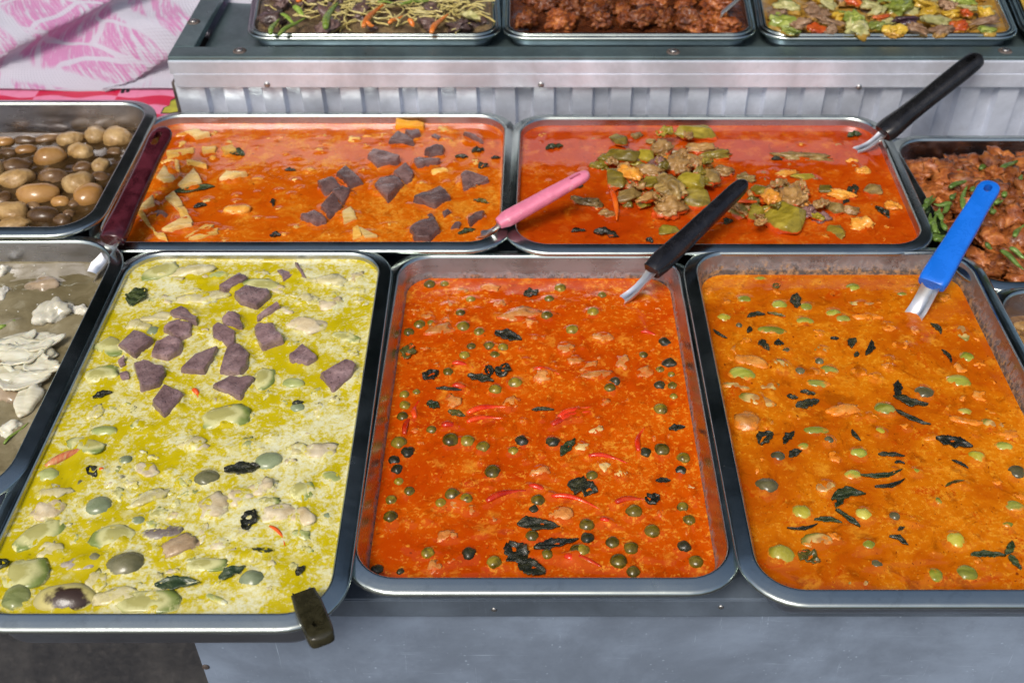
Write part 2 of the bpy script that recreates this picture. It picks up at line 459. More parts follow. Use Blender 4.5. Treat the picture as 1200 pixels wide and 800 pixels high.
def tube_at(name, pts, rad, mat, seg=10, loc=None, parent=None, flat=1., smooth=True, cap=True):
    """tapered tube through 3-D points; rad: one radius per point; flat squashes it in z"""
    loc = Vector(loc) if loc is not None else pts[len(pts) // 2].copy()
    V, Fc = [], []; n = len(pts)
    for i, c in enumerate(pts):
        t = (pts[min(i + 1, n - 1)] - pts[max(i - 1, 0)]).normalized()
        a = Vector((0, 0, 1)).cross(t)
        a = a.normalized() if a.length > 1e-4 else Vector((1, 0, 0))
        b = t.cross(a)
        for k in range(seg):
            w = 2 * math.pi * k / seg
            V.append(c - loc + a * math.cos(w) * rad[i] + b * math.sin(w) * rad[i] * flat)
    for i in range(n - 1):
        for k in range(seg):
            x, y = i * seg + k, i * seg + (k + 1) % seg
            Fc.append((x, y, y + seg, x + seg))
    if cap:
        Fc.append(tuple(range(seg))[::-1]); Fc.append(tuple((n - 1) * seg + k for k in range(seg)))
    return mk(name, V, Fc, mat, loc, parent, smooth)
def chilli(p, x0, y0, x1, y1, w, mat, name='chilli', up=.001, bow=.12):
    a, b = P(x0, y0, p.level + up), P(x1, y1, p.level + up * .6); d = b - a; s = Vector((-d.y, d.x, 0))
    m = mpp(a); pts, rad = [], []
    for i in range(13):
        t = i / 12
        pts.append(a.lerp(b, t) + s * bow * math.sin(math.pi * t) + Vector((0, 0, .0008 * math.sin(7 * t))))
        rad.append(w * m * .5 * (max(.04, math.sin(math.pi * (.06 + .93 * t) ** .8)) ** .55) * (1 - .35 * t))
        if i % 3 == 0: p.items.append((pts[-1].x, pts[-1].y, w * m * .4))
    return tube_at(name, pts, rad, mat, 10, flat=.8)
def hull_at(name, loc, rx, ry, rz, ang, mat, n=11, bev=.12, amp=.05, sink=.3, tilt=(0, 0), seed=None):
    """angular cut chunk: hull of scattered points with worn edges"""
    rr = random.Random(seed if seed is not None else random.random())
    bm = bmesh.new()
    for i in range(n):
        z = 1 - 2 * (i + .5) / n; t = i * 2.4 + rr.uniform(-.5, .5); r = math.sqrt(1 - z * z)
        bm.verts.new((r * math.cos(t), r * math.sin(t), z))
    res = bmesh.ops.convex_hull(bm, input=bm.verts)
    bmesh.ops.dissolve_limit(bm, angle_limit=.3, verts=bm.verts, edges=bm.edges)
    bmesh.ops.bevel(bm, geom=list(bm.edges), offset=bev, segments=2, profile=.6, affect='EDGES')
    bmesh.ops.triangulate(bm, faces=bm.faces)
    bmesh.ops.subdivide_edges(bm, edges=[e for e in bm.edges if e.calc_length() > .3], cuts=2, use_grid_fill=True)
    sd = Vector((rr.uniform(-9, 9), rr.uniform(-9, 9), 0))
    ca, sa = math.cos(math.radians(ang)), math.sin(math.radians(ang))
    for v in bm.verts:
        w = v.co * (1 + amp * noise.noise(v.co * 2.2 + sd) + amp * .6 * noise.noise(v.co * 6 + sd))
        x, y, z = w.x * rx, w.y * ry, w.z * rz
        z += x * tilt[0] + y * tilt[1] + rz * (1 - sink) - rz * .6
        v.co = (x * ca - y * sa, x * sa + y * ca, z)
    return from_bm(name, bm, mat, loc)
def box_bm(bm, c, s, bev=0., rot=None):
    r = bmesh.ops.create_cube(bm, size=1); vs = r['verts']
    for v in vs:
        v.co = Vector((v.co.x * s[0], v.co.y * s[1], v.co.z * s[2]))
        if rot: v.co = rot @ v.co
        v.co += Vector(c)
    if bev:
        es = list({e for v in vs for e in v.link_edges})
        bmesh.ops.bevel(bm, geom=es, offset=bev, segments=2, profile=.6, affect='EDGES')
def box(name, c, s, mat, parent=None, bev=.0008, smooth=False, loc=None, rot=None):
    bm = bmesh.new(); l = Vector(c) if loc is None else Vector(loc)
    box_bm(bm, Vector(c) - l, s, bev, rot)
    return from_bm(name, bm, mat, l, parent, smooth)
def place(ctr, up):   # frame of a utensil: columns across, along, up
    pass
def handle_mesh(name, A, B, prof, mat, parent, thick=.9, hole=None, up=Vector((0, 0, 1)), n=24, sag=0., hole_w=.35, ex=2.6):
    """grip from A to B. prof: [(t, width, thickness)] ; rounded-rectangle section; hole=(t0,t1) cut right through"""
    d = (B - A); Ld = d.length; d.normalize()
    x = d.cross(up).normalized(); u = x.cross(d).normalized()
    V, Fc, seg = [], [], 20
    def ev(t):
        for i in range(len(prof) - 1):
            a, b = prof[i], prof[i + 1]
            if a[0] <= t <= b[0]:
                f = (t - a[0]) / max(1e-6, b[0] - a[0]); f = f * f * (3 - 2 * f)
                return a[1] + (b[1] - a[1]) * f, a[2] + (b[2] - a[2]) * f
        return prof[-1][1:]
    ts = [0, .006] + [i / n for i in range(1, n)] + [.975, .988, .996, 1.]
    ts = sorted(set(ts)); mid = (A + B) / 2
    for t in ts:
        w, h = ev(t)
        e = 1.
        if t > .93: e = math.sqrt(max(.02, 1 - ((t - .93) / .072) ** 2))
        if t < .003: e = .86
        for k in range(seg):
            a = 2 * math.pi * k / seg; ca, sa = math.cos(a), math.sin(a)
            cx = math.copysign(abs(ca) ** (2 / ex), ca) * w / 2 * e; cz = math.copysign(abs(sa) ** (2 / ex), sa) * h / 2 * (e ** .5)
            V.append(A + d * (t * Ld) + x * cx + u * (cz + sag * 4 * t * (1 - t)) - mid)
    for i in range(len(ts) - 1):
        for k in range(seg):
            p0, p1 = i * seg + k, i * seg + (k + 1) % seg
            Fc.append((p0, p1, p1 + seg, p0 + seg))
    Fc.append(tuple(range(seg))[::-1]); Fc.append(tuple((len(ts) - 1) * seg + k for k in range(seg)))
    o = mk(name, V, Fc, mat, mid, parent)
    bm = bmesh.new(); bm.from_mesh(o.data); bmesh.ops.recalc_face_normals(bm, faces=bm.faces); bm.to_mesh(o.data); bm.free()
    if hole:
        w, h = ev((hole[0] + hole[1]) / 2); hw = w * hole_w / 2
        bm = bmesh.new(); a0, a1 = A + d * (hole[0] * Ld + hw) - mid, A + d * (hole[1] * Ld - hw) - mid
        ring = []
        for k in range(24):
            an = 2 * math.pi * k / 24; c0 = a1 if math.cos(an) > 0 else a0
            ring.append(c0 + d * math.cos(an) * hw + x * math.sin(an) * hw)
        lo = [bm.verts.new(r - u * .03) for r in ring]; hi = [bm.verts.new(r + u * .03) for r in ring]
        bm.faces.new(lo[::-1]); bm.faces.new(hi)
        for k in range(24): bm.faces.new((lo[k], lo[(k + 1) % 24], hi[(k + 1) % 24], hi[k]))
        cut = from_bm('cutter', bm, mat, o.location, None); cut.parent = parent
        md = o.modifiers.new('b', 'BOOLEAN'); md.object = cut; md.operation = 'DIFFERENCE'; md.solver = 'EXACT'
        bpy.context.view_layer.update()
        dg = bpy.context.evaluated_depsgraph_get()
        me = bpy.data.meshes.new_from_object(o.evaluated_get(dg)); o.modifiers.clear(); o.data = me; me.name = name
        me.materials.clear(); me.materials.append(mat)
        bpy.data.objects.remove(cut)
    o.data.set_sharp_from_angle(angle=math.radians(32))
    return o
def shaft_mesh(name, pts, ws, mat, parent, up=Vector((0, 0, 1)), th=.0016, dish=.25):
    """bent steel strip with a shallow trough along it"""
    V, Fc, n = [], [], len(pts); loc = pts[0]; m = 7
    for i, c in enumerate(pts):
        t = (pts[min(i + 1, n - 1)] - pts[max(i - 1, 0)]).normalized(); x = t.cross(up).normalized(); u = x.cross(t)
        for s in (1, -1):
            for k in range(m):
                a = (k / (m - 1) - .5)
                V.append(c - loc + x * a * ws[i] + u * (-(1 - (2 * a) ** 2) * ws[i] * dish * .5 + s * th / 2))
    for i in range(n - 1):
        o0, o1 = i * 2 * m, (i + 1) * 2 * m
        for k in range(m - 1):
            Fc.append((o0 + k, o0 + k + 1, o1 + k + 1, o1 + k)); Fc.append((o0 + m + k, o1 + m + k, o1 + m + k + 1, o0 + m + k + 1))
        Fc.append((o0, o1, o1 + m, o0 + m)); Fc.append((o0 + m - 1, o0 + 2 * m - 1, o1 + 2 * m - 1, o1 + m - 1))
    for b, f in ((0, 1), ((n - 1) * 2 * m, -1)):
        for k in range(m - 1):
            Fc.append((b + k, b + m + k, b + m + k + 1, b + k + 1)[::f])
    o = mk(name, V, Fc, mat, loc, parent)
    bm = bmesh.new(); bm.from_mesh(o.data); bmesh.ops.recalc_face_normals(bm, faces=bm.faces); bm.to_mesh(o.data); bm.free()
    o.data.set_sharp_from_angle(angle=math.radians(40))
    return o
# ---------------------------------------------------------------- camera, sky, sun
cd = bpy.data.cameras.new('camera'); cam = bpy.data.objects.new('camera', cd); C.objects.link(cam)
cam.location = CAM; cam.rotation_euler = (math.radians(90) - PITCH, 0, 0)
cd.sensor_width = 36; cd.lens = F / 1200 * 36; cd.shift_x = -37 / 1200; cd.clip_start = .02; cd.clip_end = 500
cd.dof.use_dof = True; cd.dof.focus_distance = .86; cd.dof.aperture_fstop = 9.
S.camera = cam
w = bpy.data.worlds.new('World'); S.world = w; w.use_nodes = True
nt = w.node_tree; bg = nt.nodes['Background']
sky = nt.nodes.new('ShaderNodeTexSky'); sky.sky_type = 'NISHITA'; sky.sun_disc = False
SUN_EL, SUN_AZ = 52, 205                      # degrees; azimuth clockwise from +Y
sky.sun_elevation = math.radians(SUN_EL); sky.sun_rotation = math.radians(SUN_AZ)
sky.air_density = 1.; sky.dust_density = 4.; sky.ozone_density = 1.
nt.links.new(sky.outputs[0], bg.inputs[0]); bg.inputs[1].default_value = .095
sd = bpy.data.lights.new('sun', 'SUN'); sun = bpy.data.objects.new('sun', sd); C.objects.link(sun)
sd.energy = 1.5; sd.angle = math.radians(20); sd.color = (1, .96, .9)
az, el = math.radians(SUN_AZ), math.radians(SUN_EL)
to_sun = Vector((math.sin(az) * math.cos(el), math.cos(az) * math.cos(el), math.sin(el)))
sun.rotation_euler = to_sun.to_track_quat('Z', 'Y').to_euler(); sun.location = (0, -2, 4)
S.view_settings.view_transform = 'Standard'; S.view_settings.look = 'None'
S.view_settings.exposure = EXPO = .56; S.view_settings.gamma = 1
# ---------------------------------------------------------------- materials of the stall
STEEL_RIM = steel_mat('tray_rim_steel', (.44, .49, .46), .18, (5, 5, 5), .3)
STEEL_CLEAN = steel_mat('tray_wall_steel', (.50, .50, .53), .22, (6, 6, 220), .6)
STEEL_OUT = steel_mat('tray_outside_steel', (.34, .37, .42), .34, (6, 6, 220))
STEEL_M = steel_mat('red_tray_wall', (.50, .46, .47), .24, (6, 6, 220), crust=(-.0255, -.0150), crust_col=(.16, .062, .012))
STEEL_R = steel_mat('amber_tray_wall', (.46, .43, .43), .26, (6, 6, 220), crust=(-.026, -.006), crust_col=(.17, .085, .022))
STEEL_B = steel_mat('back_tray_wall', (.52, .48, .50), .24, (6, 6, 220), crust=(-.0125, -.0085), crust_col=(.26, .07, .015))
STEEL_SPOON = steel_mat('spoon_steel', (.70, .70, .70), .22, (8, 8, 8), .7)
SHELF_BRIGHT = sheet_mat('shelf_front_sheet', (.70, .74, .83), .42, .35, .2)
SHELF_TOP = sheet_mat('shelf_top_sheet', (.22, .31, .32), .34, .75, .4)
TABLE_STEEL = sheet_mat('table_sheet', (.25, .31, .40), .42, .15, .8)
TABLE_LIP = sheet_mat('table_lip_sheet', (.15, .19, .24), .38, .35, .4)
SCREW = steel_mat('screw_steel', (.45, .44, .42), .3)
RUST = plastic_mat('rusty_washer', (.09, .07, .06), .6, .5)
# ---------------------------------------------------------------- ground
def ground():
    k = NT('wet_concrete'); v = k.tc()
    a = k.noise(v, 6, 8, .7, .3); b = k.noise(v, 60, 8, .75); s = k.math('MULTIPLY', k.step(k.voro(v, 60), .13, .06), k.step(a, .5, .6))
    c = k.mix(k.step(a, .35, .65), (.028, .027, .028), (.062, .058, .055))
    c = k.mix(k.math('MULTIPLY', k.step(b, .5, .75), .6), c, (.10, .09, .085))
    c = k.mix(s, c, (.2, .19, .18))
    m = k.set(col=c, rough=k.step(b, .3, .7, .35, .8), normal=k.bump(b, .6, .004))
    g = 60
    o = mk('ground', [(-g, -g, 0), (g, -g, 0), (g, g, 0), (-g, g, 0)], [(0, 1, 2, 3)], m)
    o['kind'] = 'structure'
ground()
# ---------------------------------------------------------------- table
YT = P(640, 704, .752).y; TZ = .752
TL = PY(222, 757, YT).x; LIPZ = PY(640, 724, YT).z
def table():
    r = empty('serving_table', ((TL + 1.1) / 2, YT + .55, 0)); tag(r, 'blue-grey scratched sheet metal serving table under the front curry trays', 'table')
    x0, x1, y1 = TL, 1.15, YT + 1.25
    box('table_top', ((x0 + x1) / 2, (YT + .002 + y1) / 2, TZ - .004), (x1 - x0, y1 - YT - .002, .008), TABLE_LIP, r)
    box('edge_lip', ((x0 + x1) / 2, YT + .004, (TZ - .0005 + LIPZ) / 2), (x1 - x0 + .004, .006, TZ - .001 - LIPZ), TABLE_LIP, r, .0012)
    pz = .10
    box('front_panel', ((x0 + x1) / 2, YT + .010, (LIPZ - .001 + pz) / 2), (x1 - x0, .003, LIPZ - .001 - pz), TABLE_STEEL, r, .0005)
    box('side_panel', (x0 + .0015, YT + .0135 + .55, (TZ - .012 + pz) / 2), (.003, 1.1, TZ - .012 - pz), TABLE_STEEL, r, .0005)
    for x in (x0 + .03, x1 - .03):
        for y in (YT + .05, y1 - .05):
            box('leg', (x, y, (pz + TZ) / 2 - pz / 2 - .006), (.035, .035, TZ - .014), TABLE_LIP, r)
    for px, py in ((579, 715), (845, 712)):
        q = PY(px, py, YT); bm = bmesh.new()
        bmesh.ops.create_uvsphere(bm, u_segments=12, v_segments=6, radius=.0022)
        for v in bm.verts: v.co.y *= .5
        from_bm('rivet', bm, SCREW, (q.x, YT + .0008, q.z), r)
    q = PY(241, 781, YT + .008); bm = bmesh.new()
    bmesh.ops.create_uvsphere(bm, u_segments=12, v_segments=6, radius=.003)
    for v in bm.verts: v.co.y *= .4
    from_bm('rivet', bm, RUST, (q.x, YT + .008, q.z), r)
table()
def side_table():
    r = empty('side_table', (TL - .35, .95, 0)); tag(r, 'low side table carrying the left trays and the pink carton', 'table')
    x0, x1, y0, y1 = -1.15, TL - .008, .60, 1.75
    box('table_top', ((x0 + x1) / 2, (y0 + y1) / 2, TZ - .009), (x1 - x0, y1 - y0, .018), TABLE_LIP, r)
    for x in (x0 + .05, x1 - .05):
        for y in (y0 + .25, y1 - .05): box('leg', (x, y, (TZ - .02) / 2), (.03, .03, TZ - .02), TABLE_LIP, r)
side_table()
# ---------------------------------------------------------------- raised shelf behind
YS = P(400, 128, RIM).y + .003
ST = PY(640, 66.5, YS).z                         # shelf top height
XL = PY(196, 68, YS).x; XR = 1.2
SZ1 = PY(640, 84.5, YS).z; SZ2 = PY(640, 102, YS).z
YF = P(640, 54.5, ST).y                          # back edge of the front strip
XF = P(228, 54, ST).x
print('shelf', YS, ST, SZ1, SZ2, 'strip', YF - YS, 'table edge', YT, TL, LIPZ)
def shelf():
    r = empty('display_shelf', ((XL + XR) / 2, YS + .3, TZ)); tag(r, 'raised metal display shelf with a slotted bright front, carrying the back row of trays', 'shelf')
    yb = YS + .62
    box('front_strip', ((XL + XR) / 2, (YS + YF) / 2, ST - .004), (XR - XL, YF - YS - .0005, .008), SHELF_TOP, r, .0015)
    box('side_strip', ((XL + XF) / 2, (YF + yb) / 2, ST - .004), (XF - XL, yb - YF, .008), SHELF_TOP, r, .0012)
    box('recessed_plate', ((XF + XR) / 2, (YF + yb) / 2, ST - .0175), (XR - XF - .001, yb - YF - .001, .003), SHELF_TOP, r)
    box('inner_wall', ((XF + XR) / 2, YF - .003, ST - .0125), (XR - XF, .003, .0085), SHELF_TOP, r, .0003)
    # two stacked front rails with an open seam
    box('front_rail', ((XL + XR) / 2, YS + .001, (ST - .0085 + SZ1) / 2 + .001), (XR - XL + .001, .006, ST - .009 - SZ1 + .0065), SHELF_BRIGHT, r, .0016)
    box('front_rail', ((XL + XR) / 2 + .0015, YS + .0005, (SZ1 - .0008 + SZ2) / 2), (XR - XL - .003, .006, SZ1 - .0012 - SZ2), SHELF_BRIGHT, r, .0012)
    # slotted sheet below: pressed flat tongues standing proud of a set-back strip
    zb = TZ + .001; xl = PY(206, 110, YS).x
    def rib_sheet():
        V, Fc = [], []; xs = [xl]; step = PY(845.5, 110, YS).x - PY(800, 110, YS).x
        x = PY(241, 110, YS).x
        edges = []
        while x < XR - .1:
            edges.append((x, x + step * .42)); x += step if x < .12 or x > .16 else step
        prof = [(xl, 0)]
        e = .0015
        for a, b in edges:
            prof += [(a - e, 0), (a + e, 1), (b - e, 1), (b + e, 0)]
        prof.append((XR, 0))
        zs = [SZ2 + .004, SZ2 - .0005, SZ2 - .004, RIM + .012, RIM - .010, RIM - .026, zb]
        for z in zs:
            for (x, d) in prof:
                k = 1 if z > RIM + .01 else .85
                lean = .003 + (SZ2 - z) * .06
                V.append((x, YS + lean + d * k * .0080, z))
        n = len(prof)
        for i in range(len(zs) - 1):
            for j in range(n - 1): Fc.append((i * n + j, i * n + j + 1, (i + 1) * n + j + 1, (i + 1) * n + j)[::-1])
        o = mk('slotted_sheet', [Vector(v) - Vector((0, YS, RIM)) for v in V], Fc, SHELF_BRIGHT, (0, YS, RIM), r, False)
        return o
    rib_sheet()
    box('side_panel', (xl - .004, YS + .31, (SZ2 + zb) / 2), (.004, .6, SZ2 - zb), RUST, r)
    box('side_rail', (XL + .002, YS + .315, (ST - .009 + SZ2) / 2), (.004, .62, ST - .0095 - SZ2), SHELF_BRIGHT, r)
    box('back_panel', ((XL + XR) / 2, YS + .615, (ST - .02 + zb) / 2), (XR - XL - .01, .004, ST - .022 - zb), SHELF_TOP, r)
    for px, py in ((313.5, 98), (634, 98), (1006, 101)):
        q = PY(px, py, YS); bm = bmesh.new(); bmesh.ops.create_uvsphere(bm, u_segments=14, v_segments=8, radius=.0034)
        for v in bm.verts: v.co.y *= .55
        from_bm('rivet', bm, SCREW, (q.x, YS - .003, q.z), r)
    for px, py in ((281, 60), (227, 26), (1178, 60), (789, 61)):
        q = P(px, py, ST)
        bm = bmesh.new(); bmesh.ops.create_cone(bm, cap_ends=True, segments=18, radius1=.0078, radius2=.0064, depth=.0014)
        ws = from_bm('washer', bm, RUST, (q.x, q.y, ST + .0006), r, False)
        bm = bmesh.new(); bmesh.ops.create_uvsphere(bm, u_segments=14, v_segments=8, radius=.0040)
        for v in bm.verts: v.co.z *= .4
        hd = from_bm('screw', bm, SCREW, (q.x, q.y, ST + .0013), ws)
        hd.location = (0, 0, .0009)
shelf()
# ---------------------------------------------------------------- printed cloth and pink carton at the far left
LBZ = RIM + .014 - .0565
def carton():
    k = NT('printed_carton'); v = k.tc()
    wob = k.math('MULTIPLY', k.math('SINE', k.math('MULTIPLY', k.sep(v)[0], 95)), .0035)
    y = k.math('ADD', k.sep(v)[1], wob); x = k.sep(v)[0]
    ux = k.math('FRACT', k.math('ADD', k.math('DIVIDE', x, .20), .52)); uy = k.math('FRACT', k.math('ADD', k.math('DIVIDE', y, .046), .22))
    a = k.step(ux, .5, .505); b = k.step(uy, .5, .52)
    chk = k.math('ABSOLUTE', k.math('SUBTRACT', a, b))
    c = k.mix(chk, (.72, .22, .36), (.55, .012, .055))
    n = k.noise(v, 80, 4)
    c = k.mix(k.math('MULTIPLY', k.step(n, .5, .7), .25), c, (.35, .02, .05))
    m = k.set(col=c, rough=.32)
    mb = plastic_mat('carton_board', (.20, .12, .06), .7, .3)
    zc = LBZ
    px = [(-420, 80), (203, 80), (213, 140), (150, 152), (-420, 152)]
    q = [P(x, y, zc) for x, y in px]; c = sum(q, Vector()) / 5; n = 5
    r = empty('carton', (c.x, c.y, TZ)); tag(r, 'pink and red printed carton under the crumpled cloth, with a brown board edge', 'carton')
    def slab(name, z0, z1, mat):
        V = [Vector((v.x - c.x, v.y - c.y, z1 - zc)) for v in q] + [Vector((v.x - c.x, v.y - c.y, z0 - zc)) for v in q]
        Fc = [tuple(range(n))[::-1], tuple(range(n, 2 * n))] + [(i, (i + 1) % n, n + (i + 1) % n, n + i) for i in range(n)]
        mk(name, V, Fc, mat, (c.x, c.y, zc), r, False)
    slab('body', TZ + .0005, zc - .0012, mb); slab('printed_top', zc - .001, zc, m)
    # cropped black letter feet and a yellow-green figure printed on the lid
    ink = plastic_mat('black_print', (.012, .010, .012), .4); yg = plastic_mat('yellow_print', (.42, .40, .04), .35, .2)
    def flat(name, pts, mat, dz=.0006, t=.0004):
        q = [P(px, py, zc + dz) for px, py in pts]; c = sum(q, Vector()) / len(q); n = len(q)
        V = [p - c for p in q] + [p - c - Vector((0, 0, t)) for p in q]
        Fc = [tuple(range(n)), tuple(range(n, 2 * n))[::-1]] + [(i, n + i, n + (i + 1) % n, (i + 1) % n) for i in range(n)]
        mk(name, V, Fc, mat, c, r, False)
    for pts in (((141, 109), (145, 109), (149, 98), (145, 98)), ((147, 108), (151, 108), (155, 98), (151, 98)), ((150, 104), (153, 104), (157, 97), (154, 97)), ((109, 105), (113, 105), (114, 98), (110, 98))):
        flat('printed_letter', pts, ink)
    out = [(190, 132), (193, 126), (199, 124), (200, 119), (206, 116), (209, 119), (212, 128), (207, 131), (198, 132)]
    flat('printed_figure', [(x + (x - 201) * .18, y + (y - 126) * .22) for x, y in out], ink, .0003)
    flat('printed_figure', out, yg, .0009)
carton()
def cloth():
    k = NT('magenta_print_cloth'); v = k.tc('UV')
    n = k.noise(v, 3.1, 3, .5, .2); fine = k.noise(k.map(v, (190, 30, 1), (0, 0, .12)), 1, 5, .75)
    patch = k.step(k.math('ADD', n, k.math('MULTIPLY', k.math('SUBTRACT', fine, .5), 1.1)), .50, .66)
    u = k.n('ShaderNodeVectorMath', operation='ADD')
    nw = k.n('ShaderNodeVectorMath', operation='SCALE'); k.put(nw.inputs[0], k.noise(v, 5, 3, .5, 0, True)); nw.inputs['Scale'].default_value = .10
    k.put(u.inputs[0], v); k.put(u.inputs[1], nw.outputs[0])
    ed = k.voro(u.outputs[0], 5.5, 'DISTANCE_TO_EDGE')
    line = k.step(k.math('ADD', ed, k.math('MULTIPLY', k.math('SUBTRACT', fine, .5), .06)), .085, .045)
    ed2 = k.voro(k.map(u.outputs[0], (1, 2.2, 1), (0, 0, .7), (3, 2, 0)), 9, 'DISTANCE_TO_EDGE')
    line = k.math('MAXIMUM', line, k.math('MULTIPLY', k.step(ed2, .06, .03), .9))
    pk = k.math('MULTIPLY', patch, k.math('SUBTRACT', 1., line), True)
    mg = k.mix(n, (.34, .06, .23), (.48, .15, .34))
    wv = k.math('SINE', k.math('MULTIPLY', k.sep(v)[0], 1500)); wv2 = k.math('SINE', k.math('MULTIPLY', k.sep(v)[1], 1500))
    wh = k.mix(k.noise(v, 9, 4), (.38, .37, .44), (.48, .47, .53))
    c = k.mix(k.math('MULTIPLY', pk, .80), wh, mg)
    st = k.step(k.noise(v, 2.2, 5, .7), .62, .75)
    c = k.mix(k.math('MULTIPLY', st, .25), c, (.45, .40, .30))
    m = k.set(col=c, rough=.85, sheen=.3, normal=k.bump(k.math('ADD', k.math('ADD', wv, wv2), k.math('MULTIPLY', k.noise(v, 60, 4), 2)), .25, .0006))
    zc = LBZ + .002; Y0 = P(100, 103, zc).y
    nu, nv = 150, 90; V, Fc, UV = [], [], []
    xa, xb = -1.05, PY(250, 90, Y0).x + .05
    for i in range(nu + 1):
        for j in range(nv + 1):
            s, t = i / nu, j / nv
            x = xa + (xb - xa) * s; L = t * .5
            y = Y0 + L * .72 - .004 * math.exp(-t * 30); z = zc + L * .66 * (1 - math.exp(-L * 30)) + .001
            # long diagonal folds, each a soft swell with a steep lower side
            d = (x + .62) * .50 - L * 1.05
            h = 0; sh = 0
            for c0, amp, wd in ((.02, .034, .060), (.125, .026, .05), (-.085, .034, .06), (-.22, .030, .06)):
                q = (d - c0) / wd
                if q < 0: f = math.exp(-(q * 1.25) ** 2)
                else: f = math.exp(-(q * 5) ** 2)
                h += amp * f; sh += amp * f * max(0, 1 - abs(q)) 
            h += .011 * noise.noise(Vector((x * 9, L * 12, 2))) + .005 * noise.noise(Vector((x * 22 + L * 14, L * 30, 5)))
            h *= min(1, .1 + t * 6)
            lip = min(1, s * 8, (1 - s) * 14 + .2)
            V.append((x + sh * 1.1, y - h * .75, z + h * .95 + .0008 - sh * .25)); UV.append((x * 1.25, L * 1.25))
    for i in range(nu):
        for j in range(nv):
            a = i * (nv + 1) + j; b = a + nv + 1
            Fc.append((a, b, b + 1, a + 1))
    o = mk('cloth', [Vector(p) - Vector((xa, Y0, zc)) for p in V], Fc, m, (xa, Y0, zc))
    uvl = o.data.uv_layers.new(name='UVMap')
    for l in o.data.loops: uvl.data[l.index].uv = UV[l.vertex_index]
    sm = o.modifiers.new('thickness', 'SOLIDIFY'); sm.thickness = .0016; sm.offset = -1
    tag(o, 'crumpled white cloth with magenta print, folded at the far left', 'cloth')
    # the sack-like bundle the cloth is thrown over
    mb = plastic_mat('bundle_sacking', (.45, .44, .45), .9, .2)
    bm = bmesh.new()
    ys = [(Y0 + .03, zc - .004), (Y0 + .40, zc + .22), (Y0 + .42, zc - .004)]
    a = [bm.verts.new((xa + .01, y, z)) for y, z in ys]; b = [bm.verts.new((xb - .05, y, z)) for y, z in ys]
    bm.faces.new(a[::-1]); bm.faces.new(b)
    for i in range(3): bm.faces.new((a[i], a[(i + 1) % 3], b[(i + 1) % 3], b[i]))
cloth()
def unseen_awning():  # out of view; added to give the tray rims something dark overhead to reflect
    k = NT('unseen_awning_fabric'); v = k.tc()
    m = k.set(col=k.mix(k.noise(v, 3, 4), (.010, .026, .026), (.016, .040, .038)), rough=.8)
    V, Fc = [], []; n = 16
    for s in (0, .003):
        for i in range(n + 1):
            for j in range(2):
                V.append((-3.2 + 6.4 * j, AW_Y0 + (AW_Y1 - AW_Y0) * i / n - 2, AW_Z - .03 * math.sin(math.pi * i / n) - .05 * i / n + s - 2))
    M = 2 * (n + 1)
    for i in range(n):
        a = 2 * i
        Fc += [(a, a + 2, a + 3, a + 1), (M + a, M + a + 1, M + a + 3, M + a + 2), (a, M + a, M + a + 2, a + 2), (a + 1, a + 3, M + a + 3, M + a + 1)]
    Fc += [(0, 1, M + 1, M), (2 * n, M + 2 * n, M + 2 * n + 1, 2 * n + 1)]
    r = empty('unseen_awning', (0, 2, 2)); tag(r, 'unseen dark green canopy added for the dark reflections in the tray rims', 'unseen_awning')
    mk('fabric', V, Fc, m, (0, 2, 2), r, False)
    for x in (-3.0, 3.0):
        for y in (AW_Y0 + .1, AW_Y1 - .1): box('post', (x, y, (AW_Z - .12) / 2), (.04, .04, AW_Z - .12), TABLE_LIP, r)
AW_Y0, AW_Y1, AW_Z = 1.42, 5.0, 2.05
unseen_awning()
# ---------------------------------------------------------------- trays
MT = lambda b: (STEEL_RIM, b, STEEL_OUT)
TRAY = {}
TRAY['M'] = make_pan('stainless tray of red curry dotted with pea eggplants, middle of the front row', [(470, 300), (792, 300), (859, 675), (413, 675)], -.0042, .030, .0125, .042, .30, level=.022, mats=MT(STEEL_M))
TRAY['Y'] = make_pan('stainless tray of yellow-green curry in the front row', [(157, 297), (446, 297), (382, 717), (-42, 717)], .0012, .030, .0125, .048, level=.0062, mats=MT(STEEL_CLEAN))
TRAY['R'] = make_pan('stainless tray of amber curry with a blue-handled ladle, right of the front row', [(813, 296), (1130, 296), (1334, 689), (893, 689)], .0008, .030, .0125, .048, .28, level=.022, mats=MT(STEEL_R))
TRAY['BL'] = make_pan('stainless tray of orange curry with bamboo shoots and blood cubes, below the shelf', [(181, 135), (592, 135), (585, 282.5), (110, 282.5)], .003, .032, .0125, .048, level=.0098, mats=MT(STEEL_B))
TRAY['BR'] = make_pan('stainless tray of red curry heaped with pumpkin and meat, below the shelf', [(611, 138), (1023, 138), (1087, 285), (604, 285)], .003, .032, .0125, .048, level=.0095, mats=MT(STEEL_B))
TRAY['LB'] = make_pan('stainless tray of brown broth with tofu balls and eggs, at the left edge', [(-210, 121), (176, 121), (98, 265), (-330, 265)], .014, .032, .0125, .055, level=.034, mats=MT(STEEL_CLEAN))
TRAY['LF'] = make_pan('stainless tray of clear wonton and cabbage soup, at the left edge', [(-190, 282.5), (140, 282.5), (-8, 585), (-420, 585)], .004, .042, .0125, .05, level=.022, mats=MT(STEEL_CLEAN))
TRAY['RB'] = make_pan('stainless tray of fried chicken with green beans, at the right edge', [(1046, 163), (1400, 163), (1475, 329), (1146, 329)], -.004, .032, .0125, .046, level=.034, mats=MT(STEEL_CLEAN))
TRAY['RF'] = make_pan('stainless tray of brown stew half hidden at the right edge of the front row', [(1166, 341), (1490, 341), (1690, 650), (1334, 650)], -.0045, .030, .0125, .042, level=.026, mats=MT(STEEL_CLEAN))
sdz = ST + .0045 - RIM
